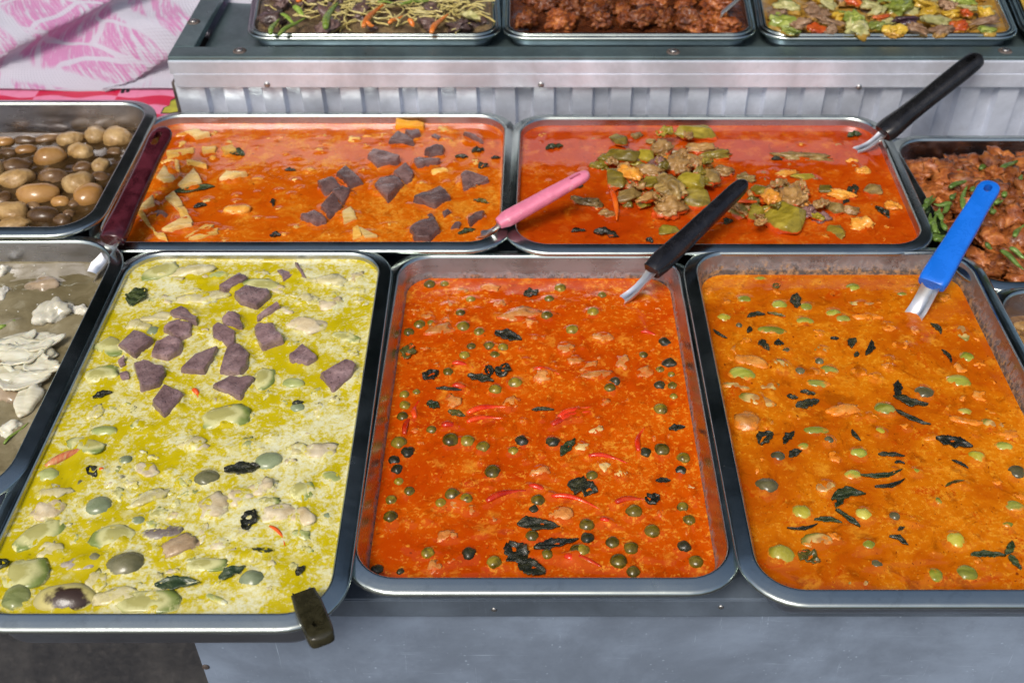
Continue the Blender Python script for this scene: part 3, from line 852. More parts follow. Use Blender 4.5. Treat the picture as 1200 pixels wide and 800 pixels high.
TRAY['T1'] = make_pan('stainless tray of stir-fried noodles and mushrooms on the shelf', [(320, -110), (570, -110), (578, 38), (298, 38)], sdz, .022, .0095, .020, level=.010, mats=MT(STEEL_CLEAN))
TRAY['T2'] = make_pan('stainless tray of dark fried chicken on the shelf', [(600, -110), (850, -110), (878, 38), (598, 38)], sdz, .022, .0095, .020, level=.010, mats=MT(STEEL_CLEAN))
TRAY['T3'] = make_pan('stainless tray of mixed vegetable curry on the shelf', [(873, -110), (1125, -110), (1186, 38), (900, 38)], sdz, .022, .0095, .020, level=.010, mats=MT(STEEL_CLEAN))
TRAY['T4'] = make_pan('stainless tray of yellow minced food at the top right corner of the shelf', [(1147, -110), (1400, -110), (1490, 38), (1210, 38)], sdz, .022, .0095, .020, level=.010, mats=MT(STEEL_CLEAN))
for k_, p_ in TRAY.items():
    q = p_.q; print(k_, 'sizes', [round((q[i] - q[(i + 1) % 4]).length, 3) for i in range(4)], 'z', round(p_.z, 4))
# ---------------------------------------------------------------- broths
SPK = (.16, .025, .003)
BM = {
 'M': broth_mat('red_curry', (.46, .048, .0010), (.58, .092, .0016), (.78, .32, .028), (.43, .030, .0012), 15, 200, -.014, .78, .7, .06, .34, .11, 1.34, .5, .55, 2.4, SPK),
 'R': broth_mat('amber_curry', (.42, .075, .0016), (.60, .170, .003), (.76, .33, .022), (.43, .044, .0012), 12, 200, -.012, .66, .9, .06, .45, .11, 1.34, .62, .55, 2.4, SPK),
 'Y': broth_mat('green_curry', (.47, .375, .004), (.56, .455, .008), (.70, .685, .45), None, 15, 150, .030, 1., .5, .08, .68, .20, 1.34, .10, .6, 2.4, (.10, .09, .02)),
 'BL': broth_mat('orange_curry', (.50, .075, .0016), (.58, .125, .003), (.76, .33, .035), (.60, .19, .010), 14, 185, -.014, .75, .7, .06, .55, .07, 1.5, .5, .5, 1.4, SPK),
 'BR': broth_mat('oily_red_curry', (.40, .038, .0012), (.49, .068, .002), (.70, .24, .025), (.54, .11, .004), 14, 185, -.035, .6, .75, .05, .5, .05, 1.5, .5, .35, 1.4, SPK),
 'LB': broth_mat('brown_broth', (.035, .019, .007), (.060, .034, .012), (.12, .075, .03), None, 20, 160, -.04, .5, .3, .06, lumps=.1),
 'LF': broth_mat('clear_soup', (.13, .105, .052), (.27, .23, .135), (.42, .39, .28), None, 9, 90, -.05, .5, .2, .04, .85, .08, lumps=.3),
 'RF': broth_mat('brown_stew', (.10, .05, .02), (.2, .11, .05), (.34, .22, .12), None, 20, 160, -.03, .5, .3, .12),
}
# ---------------------------------------------------------------- food materials
SY2 = (.70, .685, .45)
SY, SM, SR, SBL, SBR = (.60, .52, .06), (.56, .085, .005), (.64, .19, .012), (.60, .13, .008), (.50, .06, .004)
FM = {}
FM['blood_y'] = food_mat('blood_pudding_pale', [(.105, .060, .058), (.22, .138, .134), (.35, .235, .225)], (.58, .52, .20), .0018, -.14, 60, .24, .9, .0022, pores=.8, var=.2, coat=.5)
FM['blood_o'] = food_mat('blood_pudding_dark', [(.070, .038, .034), (.145, .080, .072), (.23, .14, .125)], SBL, .0016, -.18, 60, .24, .9, .0022, pores=.8, var=.2, coat=.5)
FM['pea'] = food_mat('pea_eggplant_skin', [(.045, .030, .002), (.16, .112, .006), (.28, .21, .02)], SM, .0012, -.02, 130, .22, .3, .0006, var=.45)
FM['pea_dark'] = food_mat('pea_eggplant_dark', [(.010, .011, .004), (.025, .022, .006), (.06, .05, .012)], SM, .0010, -.08, 160, .3, .6, .001, var=.3)
FM['egg_y'] = food_mat('eggplant_skin_pale', [(.17, .20, .055), (.30, .33, .11), (.44, .45, .20)], SY, .0030, .10, 46, .24, .3, .001, (.6, 2.2, 1), .22, sauce2=SY2)
FM['egg_grey'] = food_mat('eggplant_skin_grey', [(.085, .085, .035), (.15, .14, .065), (.25, .23, .12)], SY, .0025, -.04, 50, .26, .3, .001, var=.2, sauce2=SY2)
FM['egg_teal'] = food_mat('eggplant_skin_greygreen', [(.14, .17, .08), (.22, .26, .14), (.33, .36, .21)], SY, .0025, -.05, 50, .24, .3, .001, var=.15, sauce2=SY2)
FM['half_y'] = rind_mat('eggplant_half_pale', (.50, .48, .21), (.22, .28, .06), (.66, .62, .28), .0028, (.40, .37, .12), .12)
FM['half_dark'] = rind_mat('eggplant_half_browned', (.44, .38, .13), (.50, .44, .18), (.66, .62, .28), .0022, (.040, .022, .014), -.1, .38)
FM['egg_r'] = food_mat('eggplant_skin_green', [(.12, .13, .010), (.24, .25, .025), (.42, .42, .09)], SR, .0030, .06, 50, .2, .3, .001, (.6, 2.2, 1), .25)
FM['egg_r_y'] = food_mat('eggplant_skin_yellowish', [(.25, .20, .012), (.40, .35, .03), (.55, .50, .12)], SR, .0032, .06, 50, .2, .3, .001, var=.2)
FM['egg_r_d'] = food_mat('eggplant_skin_dark', [(.045, .04, .015), (.085, .075, .03), (.16, .14, .06)], SR, .0022, -.02, 60, .22, .3, .001, var=.2)
FM['half_r'] = rind_mat('eggplant_wedge', (.52, .36, .12), (.26, .22, .03), SR, .003, (.40, .20, .06), .08)
FM['leaf_d'] = food_mat('wilted_leaf_dark', [(.006, .007, .003), (.016, .017, .006), (.045, .042, .014)], None, rough=.28, scale=90, bump=.9, bd=.002, aniso=(1, 3, 1), var=.4)
FM['leaf_g'] = food_mat('wilted_leaf_green', [(.010, .017, .004), (.026, .040, .009), (.075, .09, .022)], None, rough=.28, scale=90, bump=.9, bd=.002, aniso=(1, 3, 1), var=.3)
FM['leaf_y'] = food_mat('leaf_under_cream', [(.012, .028, .010), (.030, .050, .020), (.11, .13, .06)], SY, .0010, -.15, 90, .3, .8, .002, sauce2=SY2)
FM['leaf_o'] = food_mat('leaf_olive', [(.04, .035, .004), (.08, .07, .008), (.15, .12, .02)], SM, .001, -.1, 90, .3, .8, .002)
FM['chilli'] = food_mat('red_chilli_skin', [(.42, .012, .002), (.58, .030, .004), (.68, .08, .01)], SM, .0012, .08, 90, .16, .2, .0006, (1, 1, 1), .2)
FM['chilli_y'] = food_mat('red_chilli_pale', [(.50, .06, .02), (.62, .22, .09), (.62, .45, .20)], SY, .0010, -.1, 90, .25, .3, .0006, (4, 1, 1), .1, sauce2=SY2)
FM['chilli_o'] = food_mat('orange_chilli_skin', [(.60, .05, .004), (.72, .10, .008), (.78, .18, .02)], None, rough=.15, scale=60, bump=.15, var=.1)
FM['chick_y'] = food_mat('chicken_in_cream', [(.42, .35, .13), (.58, .51, .26), (.68, .62, .40)], SY, .0034, .14, 80, .26, .6, .0016, var=.12, sauce2=SY2)
FM['chick_yp'] = food_mat('chicken_pinkish', [(.42, .31, .16), (.56, .46, .28), (.66, .57, .40)], SY, .0032, .10, 80, .26, .6, .0016, var=.1, sauce2=SY2)
FM['chick_ytan'] = food_mat('chicken_tan', [(.30, .20, .10), (.44, .31, .18), (.56, .43, .26)], SY, .0028, -.05, 80, .28, .5, .0016, var=.1, sauce2=SY2)
FM['purple_y'] = food_mat('purple_grey_skin', [(.14, .11, .09), (.26, .21, .18), (.42, .38, .28)], SY, .0026, .0, 70, .28, .5, .0014, var=.2, sauce2=SY2)
FM['chick_m'] = food_mat('chicken_in_red_curry', [(.44, .12, .018), (.57, .21, .045), (.66, .33, .10)], SM, .0022, .16, 90, .24, .7, .0016, var=.15)
FM['garlic'] = food_mat('pale_garlic', [(.55, .28, .06), (.66, .42, .14), (.74, .55, .26)], SM, .002, .0, 90, .24, .4, .001, var=.1)
FM['chick_r'] = food_mat('meat_in_amber_curry', [(.40, .12, .015), (.52, .20, .03), (.62, .28, .06)], SR, .0026, .40, 80, .24, .6, .0016, var=.15)
FM['bamboo'] = food_mat('bamboo_shoot', [(.58, .26, .03), (.70, .40, .08), (.76, .54, .20)], SBL, .0022, .06, 60, .26, .5, .0012, (1, 4, 1), .15)
FM['bamboo_p'] = food_mat('bamboo_shoot_pale', [(.56, .32, .07), (.68, .46, .16), (.75, .58, .27)], SBL, .0020, .05, 60, .26, .5, .0012, (1, 4, 1), .1)
FM['stick'] = food_mat('orange_stick', [(.68, .24, .008), (.76, .34, .015), (.80, .42, .04)], None, rough=.3, scale=60, var=0)
FM['olive'] = food_mat('pumpkin_olive', [(.085, .062, .006), (.16, .115, .011), (.28, .21, .03)], SBR, .0020, -.08, 55, .24, .7, .0016, (1, 2.5, 1), .25)
FM['olive_y'] = food_mat('pumpkin_yellowgreen', [(.15, .115, .008), (.26, .195, .016), (.40, .31, .04)], SBR, .0018, -.12, 60, .24, .6, .0014, (1, 2, 1), .15)
FM['meat'] = food_mat('curried_meat_tan', [(.17, .085, .022), (.34, .18, .052), (.50, .31, .12)], SBR, .0018, -.08, 70, .27, .8, .002, var=.2)
FM['meat_g'] = food_mat('curried_meat_grey', [(.12, .072, .018), (.25, .155, .042), (.42, .29, .10)], SBR, .0018, -.1, 60, .27, .8, .002, (1, 3, 1), .2)
FM['meat_p'] = food_mat('curried_meat_purple', [(.11, .05, .04), (.20, .10, .085), (.32, .19, .15)], SBR, .0018, -.1, 60, .27, .6, .0016, var=.15)
FM['orange'] = food_mat('soft_orange_lump', [(.55, .17, .015), (.66, .27, .03), (.74, .40, .08)], SBR, .0020, -.05, 70, .24, .6, .0016, var=.15)
FM['tofu'] = food_mat('fried_tofu_skin', [(.20, .11, .032), (.36, .22, .08), (.50, .34, .15)], (.10, .055, .02), .0022, -.06, 70, .34, 1.1, .0022, var=.18)
FM['egg_t'] = food_mat('stewed_egg', [(.22, .10, .022), (.33, .165, .045), (.44, .25, .085)], (.10, .055, .02), .0022, -.2, 30, .2, .25, .0008, var=.2)
FM['brown_t'] = food_mat('brown_stewed_ball', [(.065, .032, .012), (.12, .065, .026), (.20, .12, .055)], (.08, .045, .016), .002, -.15, 60, .24, .5, .0012, var=.3)
FM['wonton'] = food_mat('wonton_skin', [(.48, .45, .33), (.62, .59, .47), (.74, .71, .61)], (.24, .18, .11), .0020, -.2, 40, .18, .25, .001, var=.06, sss=.15)
FM['cabbage'] = food_mat('boiled_cabbage', [(.46, .42, .27), (.62, .59, .44), (.74, .72, .60)], (.24, .18, .10), .0018, -.2, 26, .16, .25, .001, (1, 5, 1), .05, sss=.25)
FM['submerged'] = food_mat('submerged_dumpling', [(.26, .18, .10), (.36, .27, .17), (.42, .33, .23)], (.20, .15, .09), .003, .3, 50, .12, .2, .001, var=.1)
FM['scallion'] = food_mat('scallion_green', [(.10, .17, .02), (.20, .30, .04), (.34, .42, .10)], None, rough=.25, scale=60, aniso=(1, 5, 1), var=.2)
FM['fried'] = food_mat('fried_chicken_dark', [(.055, .010, .003), (.23, .056, .011), (.50, .175, .038)], None, rough=.22, scale=95, bump=1., bd=.003, var=.35)
FM['fried_r'] = food_mat('fried_chicken_brown', [(.10, .020, .006), (.29, .080, .016), (.50, .19, .05)], None, rough=.24, scale=75, bump=1., bd=.0028, var=.3)
FM['bean'] = food_mat('green_bean', [(.05, .09, .012), (.11, .19, .03), (.20, .29, .07)], None, rough=.28, scale=80, bump=.3, aniso=(1, 4, 1), var=.25)
FM['shroom'] = food_mat('dark_mushroom', [(.045, .026, .024), (.11, .065, .055), (.22, .15, .125)], None, rough=.24, scale=70, bump=.8, bd=.002, var=.35)
FM['noodle'] = food_mat('noodle_strand', [(.42, .32, .08), (.58, .48, .17), (.68, .60, .28)], None, rough=.3, scale=70, var=.0)
FM['carrot'] = food_mat('carrot_strip', [(.58, .12, .012), (.68, .19, .03), (.74, .28, .06)], None, rough=.28, scale=60, aniso=(1, 5, 1), var=.2)
FM['tomato'] = food_mat('tomato_piece', [(.34, .04, .006), (.48, .08, .012), (.58, .19, .03)], (.34, .16, .02), .0016, -.2, rough=.18, scale=50, bump=.25, var=.2)
FM['veg'] = food_mat('green_vegetable', [(.07, .10, .012), (.19, .23, .035), (.40, .43, .12)], (.30, .18, .025), .0016, -.2, rough=.22, scale=50, bump=.4, aniso=(1, 4, 1), var=.25)
FM['veg_p'] = food_mat('pale_vegetable', [(.24, .24, .07), (.40, .37, .15), (.56, .52, .28)], (.34, .20, .03), .0016, -.15, rough=.24, scale=50, bump=.4, aniso=(1, 4, 1), var=.15)
FM['squash'] = food_mat('yellow_squash', [(.34, .19, .012), (.50, .31, .03), (.62, .44, .08)], (.36, .18, .02), .0016, -.15, rough=.22, scale=50, bump=.4, var=.15)
FM['mince'] = food_mat('cooked_mince', [(.14, .07, .035), (.26, .15, .08), (.40, .27, .17)], (.30, .16, .03), .0016, -.2, rough=.35, scale=90, bump=1., bd=.003, var=.2)
FM['plum'] = food_mat('purple_vegetable', [(.030, .014, .022), (.065, .03, .045), (.13, .07, .09)], None, rough=.2, scale=60, bump=.5, var=.2)
for k_ in ('tomato', 'veg', 'veg_p', 'squash'):
    pass
FM['mass_t1'] = food_mat('stir_fry_base', [(.07, .045, .03), (.15, .10, .055), (.28, .20, .09)], None, rough=.3, scale=60, bump=1., bd=.003, var=0)
FM['mass_t2'] = food_mat('dark_sauce_base', [(.03, .008, .003), (.07, .018, .006), (.13, .04, .012)], None, rough=.25, scale=60, bump=1., bd=.003, var=0)
FM['mass_t3'] = food_mat('vegetable_curry_base', [(.20, .10, .015), (.33, .18, .03), (.44, .28, .06)], None, rough=.16, scale=40, bump=.6, bd=.002, var=0)
FM['mass_t4'] = food_mat('yellow_mince_base', [(.34, .20, .015), (.52, .34, .03), (.66, .50, .12)], None, rough=.35, scale=110, bump=1., bd=.004, var=0)
# ---------------------------------------------------------------- labels
REG = []
ORD = ['first', 'second', 'third', 'fourth', 'fifth', 'sixth', 'seventh', 'eighth', 'ninth', 'tenth', 'eleventh', 'twelfth', 'thirteenth', 'fourteenth', 'fifteenth', 'sixteenth', 'seventeenth', 'eighteenth']
def reg(o, base, cat, px, py, tray, group):
    REG.append((o, base, cat, px, py, tray, group)); return o
def flush():
    sets = {}
    for r in REG: sets.setdefault((r[1], r[5]), []).append(r)
    def fit(t):
        w = t.split()
        return t if len(w) <= 16 else ' '.join(w).replace(', the only one', ', only one').replace(' from the left', ' from left')
    for (base, tray), L in sets.items():
        if len(L) == 1:
            o = L[0][0]; tag(o, base, L[0][2], L[0][6]); continue
        ys = sorted(r[4] for r in L); lo, hi = ys[0] - 1, ys[-1] + 1
        nb = 1 if len(L) <= 5 else (2 if len(L) <= 10 else 3)
        bands = [[] for _ in range(nb)]
        L2 = sorted(L, key=lambda r: r[4]); per = math.ceil(len(L2) / nb)
        for i, r in enumerate(L2): bands[i // per].append(r)
        nm = {1: [''], 2: ['back half', 'front half'], 3: ['back third', 'middle third', 'front third']}[nb]
        for bi, bd in enumerate(bands):
            bd.sort(key=lambda r: r[3])
            for i, r in enumerate(bd):
                n = len(bd)
                od = 'leftmost' if i == 0 else ('rightmost' if i == n - 1 else ORD[i] + ' from the left')
                if n == 1: od = 'the only one'
                tag(r[0], fit(base + ', ' + od + ((', ' + nm[bi]) if nm[bi] else '')), r[2], r[6])
def shared(o, label, cat, group): return tag(o, label, cat, group)
def Z(ox, oy, sc):                               # a zoomed view of the photograph -> photograph pixels
    return lambda x, y: (ox + x / sc, oy + y / sc)
# ================================================================ yellow curry
p = TRAY['Y']; z5 = Z(100, 280, 10 / 3)
G = 'blood cubes on the yellow curry'
for pts, lab in [
 ([(520,190),(605,128),(640,150),(540,212)], 'purple-brown blood cube slab farthest back on the yellow curry'),
 ([(575,215),(630,180),(720,200),(722,225),(670,270),(600,250)], 'plump purple blood cube just in front of the farthest back slab, yellow curry'),
 ([(750,125),(775,118),(815,140),(775,165)], 'small torn blood scrap near the back rim of the yellow curry'),
 ([(815,100),(830,102),(865,150),(845,148)], 'thin blood sliver beside the small scrap near the yellow curry back rim'),
 ([(665,305),(755,250),(765,270),(670,318)], 'narrow half-sunk blood sliver behind the big centre blood cube on yellow curry'),
 ([(655,345),(670,320),(735,330),(780,400),(690,432),(660,380)], 'big dark five-sided blood cube right of centre among the yellow curry blood cubes'),
 ([(330,285),(375,265),(440,305),(435,335),(345,310)], 'rear reddish blood cube of the overlapping trio at left on the yellow curry'),
 ([(300,355),(350,318),(420,325),(415,370),(365,395)], 'middle blood cube of the overlapping trio at left on the yellow curry'),
 ([(125,420),(190,350),(270,395),(195,460)], 'leftmost large square blood cube on the yellow curry'),
 ([(255,450),(275,400),(330,380),(385,400),(375,440),(320,470)], 'cream-smeared front blood cube of the overlapping trio on the yellow curry'),
 ([(185,485),(225,475),(310,495),(315,530),(290,570),(215,590)], 'cracked glossy blood cube in front of the leftmost square one, yellow curry'),
 ([(255,645),(310,572),(385,605),(370,640),(305,695)], 'frontmost tilted square blood cube on the yellow curry'),
 ([(365,515),(430,450),(520,420),(505,465),(465,525)], 'wedge-shaped cream-edged blood cube in the middle of the yellow curry cubes'),
 ([(495,350),(520,328),(590,365),(585,410),(555,420),(500,385)], 'pale lilac blood cube in the centre stack on the yellow curry'),
 ([(530,320),(560,290),(610,295),(613,350),(550,345)], 'rounded small blood cube at the rear of the centre stack, yellow curry'),
 ([(520,520),(545,430),(590,400),(640,440),(635,500),(605,530)], 'tall pitted front blood cube of the centre stack on the yellow curry'),
 ([(490,575),(560,540),(660,540),(665,550),(605,625)], 'flat triangular blood cube in front of the centre stack on the yellow curry'),
 ([(790,460),(850,412),(908,462),(870,490),(805,480)], 'small dark blood cube alone toward the right of the yellow curry'),
 ([(910,530),(1025,475),(1060,500),(1045,535),(965,597)], 'long blood slab nearest the right rim of the yellow curry'),
 ([(125,480),(150,462),(160,490),(140,500)], 'rear one of two tiny blood crumbs beside the cracked cube, yellow curry'),
 ([(135,525),(165,515),(175,545),(145,552)], 'front one of two tiny blood crumbs beside the cracked cube, yellow curry')]:
    q = [z5(*a) for a in pts]; sz = max(a[0] for a in q) - min(a[0] for a in q)
    tag(prism(p, 'blood_cube', q, FM['blood_y'], .0056 if sz > 20 else .003, .0023 if sz > 20 else .0007), lab, 'blood cube', G)
def Y(kind, x, y, rx, ry, ang, mat, base, cat, grp, **kw):
    return reg(blob(p, kind, x, y, rx, ry, ang, FM[mat], **kw), base, cat, x, y, 'Y', grp)
GE, GC, GL = 'eggplant pieces in the yellow curry', 'chicken pieces in the yellow curry', 'leaves in the yellow curry'
a7 = Z(0, 500, 3.478); b7 = Z(200, 500, 2.96)
for x, y, rx, ry, ang, mat, base in [
 (57,557,14,10,-10,'egg_y','pale green eggplant chunk in the yellow curry'), (148,539,9,6,0,'egg_teal','round grey-green eggplant in the yellow curry'),
 (116,593,16,12,5,'egg_teal','round grey-green eggplant in the yellow curry'), (45,627,28,13,38,'half_y','half-moon eggplant slice in the yellow curry'),
 (132,630,24,14,8,'half_y','half-moon eggplant slice in the yellow curry'), (162,610,9,6,0,'egg_teal','round grey-green eggplant in the yellow curry'),
 (147,661,22,15,-5,'egg_grey','brownish-grey round eggplant in the yellow curry'), (30,672,28,20,10,'half_y','half-moon eggplant slice in the yellow curry'),
 (20,700,18,16,0,'egg_y','pale green eggplant chunk in the yellow curry'), (76,703,38,17,4,'half_dark','large browned eggplant half at the near rim of the yellow curry'),
 (178,706,36,13,2,'half_y','half-moon eggplant slice in the yellow curry'), (242,560,15,11,10,'egg_grey','brownish-grey round eggplant in the yellow curry'),
 (315,540,17,11,15,'egg_teal','round grey-green eggplant in the yellow curry'), (388,559,9,11,70,'egg_y','pale green eggplant chunk in the yellow curry'),
 (355,575,14,13,30,'half_y','half-moon eggplant slice in the yellow curry'), (242,662,24,9,2,'half_y','half-moon eggplant slice in the yellow curry'),
 (295,678,15,11,8,'egg_teal','round grey-green eggplant in the yellow curry'), (190,318,24,12,42,'half_y','eggplant slice turned up in the back left corner of yellow curry'),
 (256,323,12,6,20,'egg_y','pale green eggplant chunk in the yellow curry'), (131,407,13,17,60,'half_y','half-moon eggplant slice in the yellow curry'),
 (120,438,22,11,10,'half_y','half-moon eggplant slice in the yellow curry'), (406,395,8,13,70,'half_y','half-moon eggplant slice in the yellow curry'),
 (344,449,14,7,0,'egg_y','pale green eggplant chunk in the yellow curry'), (310,444,13,15,0,'half_y','half-moon eggplant slice in the yellow curry'),
 (268,488,30,15,15,'half_y','half-moon eggplant slice in the yellow curry'), (122,505,16,7,0,'egg_y','pale green eggplant chunk in the yellow curry'),
 (180,388,8,7,0,'egg_teal','round grey-green eggplant in the yellow curry'), (384,605,6,5,0,'egg_teal','round grey-green eggplant in the yellow curry'),
 (307,334,22,9,-5,'half_y','half-moon eggplant slice in the yellow curry'), (112,654,10,7,0,'egg_grey','brownish-grey round eggplant in the yellow curry'),
 (95,566,6,5,0,'egg_grey','brownish-grey round eggplant in the yellow curry'), (94,660,20,8,8,'purple_y','pale purple-skinned eggplant strip in the yellow curry'),
 (190,624,23,8,10,'purple_y','pale purple-skinned eggplant strip in the yellow curry'), (254,702,16,4,-25,'egg_y','pale green eggplant chunk in the yellow curry'),
 (349,478,9,6,0,'egg_teal','round grey-green eggplant in the yellow curry'), (101,522,13,20,70,'half_y','half-moon eggplant slice in the yellow curry')]:
    flat = mat in ('half_y', 'purple_y')
    Y('eggplant', x, y, rx, ry, ang, mat, base, 'eggplant', GE, h=.22 if flat else .42, amp=.22 if flat else .08, sink=.52 if flat else .60, amp2=.08 if flat else .03, pw=.85 if flat else 1., tilt=(0, .25) if mat == 'half_dark' else (0, 0))
for x, y, rx, ry, ang, mat in [(65,577,20,12,10,'chick_y'),(57,598,17,14,0,'chick_yp'),(214,638,24,12,24,'chick_ytan'),(112,682,12,14,0,'chick_y'),(138,699,26,10,12,'chick_y'),
 (376,529,19,10,15,'chick_yp'),(227,520,18,9,12,'chick_y'),(251,594,18,17,-30,'chick_yp'),(281,583,15,12,0,'chick_yp'),(310,571,15,10,25,'chick_yp'),(328,603,25,11,10,'chick_yp'),
 (354,606,17,11,0,'chick_yp'),(226,317,25,10,12,'chick_y'),(357,381,22,12,-5,'chick_yp'),(238,350,28,9,8,'chick_y'),(232,523,12,7,0,'chick_yp'),(173,550,14,8,-20,'chick_yp'),(185,372,20,8,5,'chick_y'),(60,645,16,10,20,'chick_y'),(175,583,22,8,30,'chick_y'),(390,330,20,9,10,'chick_y'),(330,365,12,6,0,'chick_yp')]:
    Y('chicken_piece', x, y, rx, ry, ang, mat, 'pale cream-coated chicken piece in the yellow curry', 'chicken', GC, h=.27, amp=.36, amp2=.16, sink=.52)
for x, y, rx, ry, ang, m in [(161,347,10,15,80,'leaf_g'),(208,683,24,8,4,'leaf_y'),(284,549,19,8,8,'leaf_d'),(292,608,8,15,82,'leaf_d'),(272,670,15,6,35,'leaf_y'),(108,552,10,5,-50,'leaf_d'),(349,472,6,3,20,'leaf_d'),(120,462,10,4,25,'leaf_d'),(309,645,9,3,85,'leaf_g'),(352,668,7,4,60,'leaf_d'),(3,660,8,7,80,'leaf_g')]:
    if abs(ang) > 70: rx, ry = ry, rx
    reg(leaf(p, x, y, rx, ry, ang, FM[m], curl=.18, crumple=.18, tear=.35), 'dark green wilted leaf in the yellow curry', 'leaf', x, y, 'Y', GL)
tag(chilli(p, 54, 547, 118, 519, 13, FM['chilli_y'], bow=.06), 'long red-edged pale chilli strip by the left rim of the yellow curry', 'chilli')
for x0, y0, x1, y1, w in [(316,616,334,640,5),(117,549,122,556,6),(226,456,232,466,7)]:
    reg(chilli(p, x0, y0, x1, y1, w, FM['chilli_o']), 'small orange-red chilli bit in the yellow curry', 'chilli', x0, y0, 'Y', 'chilli bits in the yellow curry')
# ================================================================ red curry, middle
p = TRAY['M']; z1, z2, z3, z4 = Z(400, 280, 3.81), Z(620, 280, 3.81), Z(400, 480, 3.81), Z(620, 480, 3.81)
GP = 'pea eggplants in the red curry'
peas = [(z1, [(395,205,1),(460,203,.7),(578,272,.8),(978,222,1.1),(928,270,.9),(533,333,.9),(545,393,1.05),(615,417,.95),(350,385,1.1),(400,377,.7),(302,418,.9),(918,345,1),(1030,408,1),(580,483,.9),(660,480,1),(722,487,1),(550,522,1),(685,521,.95),(477,596,1),(776,645,1.25),(688,675,1.15),(282,697,.95),(283,745,1),(275,795,1),(335,685,.7)]),
 (z2, [(325,252,.8),(285,330,1),(603,463,-1.1),(510,520,.8),(625,558,-1.2),(585,585,.8),(635,607,.7),(385,640,-1.1),(362,667,1.1),(582,655,-.9),(640,658,.9),(645,705,.7),(588,763,1.35)]),
 (z3, [(403,92,1),(488,138,1.4),(563,142,1.2),(258,150,1.2),(297,192,-1.3),(237,230,-1),(248,268,-1),(257,322,.8),(303,365,1),(222,405,1.1),(220,480,1.2),(633,168,1.1),(807,142,-1.1),(768,185,1),(945,147,-1.1),(675,280,1.4),(497,382,1.3),(443,417,.9),(558,398,1.2),(387,640,1.1),(570,645,-1.3),(682,683,1.2),(877,407,1.15),(853,565,1.2),(918,648,1.15),(1052,632,1.2),(160,715,-1.1),(265,725,-.8),(858,445,-.9)]),
 (z4, [(280,296,1.15),(593,180,1.2),(520,192,-1),(688,218,1.2),(678,272,-1),(685,436,1.05),(713,494,1.1),(468,458,1.4),(548,543,1.25),(257,517,1.25),(260,577,-1.15),(371,595,1.25),(456,620,1.25),(235,633,1.5),(400,680,1.5),(465,725,1.2),(745,680,1.3),(692,612,-1.2)])]
for zf, L in peas:
    for x, y, s in L:
        px, py = zf(x, y); d = s < 0; s = abs(s)
        r = 7.1 * s * random.uniform(.9, 1.1)
        o = blob(p, 'pea_eggplant', px, py, r * 1.05, r * .88, 0, FM['pea_dark' if d else 'pea'], h=.56, amp=.06 if not d else .14, amp2=.03, sink=.54)
        shared(o, ('blackened' if d else 'small green') + ' pea eggplant floating in the red curry', 'eggplant', GP + (', blackened ones' if d else ''))
GM = 'leaves in the red curry'
for zf, x, y, rx, ry, ang, m, lab in [
 (z1,848,240,9,6,30,'leaf_d','crumbled black leaf near the back rim of the red curry'), (z1,745,430,16,7,-25,'leaf_d','black ragged leaf behind the row of pea eggplants, red curry'),
 (z1,300,500,13,7,80,'leaf_o','olive leaf against the left wall of the red curry tray'), (z1,400,605,10,7,40,'leaf_d','dark folded leaf toward the left of the red curry'),
 (z1,720,583,11,8,70,'leaf_d','smooth round black leaf near the middle back of the red curry'), (z1,622,620,15,5,-18,'leaf_d','long thin black leaf left of the round black leaf, red curry'),
 (z1,658,588,9,5,-80,'leaf_d','short upright black leaf beside the round black leaf, red curry'), (z1,410,740,8,5,-30,'leaf_g','small dark green leaf with a pale scrap at left, red curry'),
 (z1,515,780,10,4,-20,'leaf_o','narrow olive leaf left of the long red chilli, red curry'), (z1,900,760,12,2.5,0,'leaf_d','thin stem-like dark strip near the centre of the red curry'),
 (z3,1012,165,15,5,58,'leaf_g','long dark green leaf standing among the centre chillies, red curry'), (z4,240,345,17,11,-20,'leaf_d','broad dark leaf right of centre in the red curry'),
 (z3,880,512,23,8,-6,'leaf_d','widest black leaf in the front half of the red curry'), (z3,960,595,25,6,14,'leaf_d','crumbled long dark leaf below the widest one, red curry'),
 (z3,785,640,18,12,-58,'leaf_d','large black triangular leaf near the front rim of the red curry'), (z3,850,705,16,10,-25,'leaf_d','black leaf touching the front rim of the red curry'),
 (z4,660,80,9,4,10,'leaf_d','small dark leaf by the right wall of the red curry tray'), (z4,552,395,9,7,35,'leaf_d','blue-black leaf at the end of a red chilli, red curry'),
 (z1,480,668,14,2.2,-6,'leaf_d','thin dark stem at left of the red curry'), (z4,598,315,8,3,0,'leaf_d','grey half-sunk leaf scrap at right of the red curry')]:
    px, py = zf(x, y); tag(leaf(p, px, py, rx, ry, ang, FM[m], curl=.14, crumple=.17, tear=.4), lab, 'leaf', GM)
for zf, x0, y0, x1, y1, w in [(z1,495,555,590,576,7),(z1,497,655,577,676,9),(z1,560,778,748,752,9),(z1,330,800,348,722,8),(z3,282,110,340,5,8),(z3,560,55,725,40,8),(z3,450,72,532,78,10),(z3,648,410,832,362,10),(z3,838,340,935,380,9),(z3,940,70,1062,35,9),(z3,998,655,1066,692,11),(z4,125,60,272,8,8),(z4,265,205,440,240,7),(z4,385,415,530,403,9),(z4,490,185,517,80,8),(z4,100,385,315,445,8),(z4,318,490,392,517,7),(z4,158,655,322,702,10),(z2,500,415,592,442,5),(z2,130,795,278,752,8),(z1,862,582,975,605,7)]:
    a, b = zf(x0, y0), zf(x1, y1)
    reg(chilli(p, *a, *b, w, FM['chilli']), 'red chilli strip floating in the red curry', 'chilli', (a[0] + b[0]) / 2, (a[1] + b[1]) / 2, 'M', 'red chillies in the red curry')
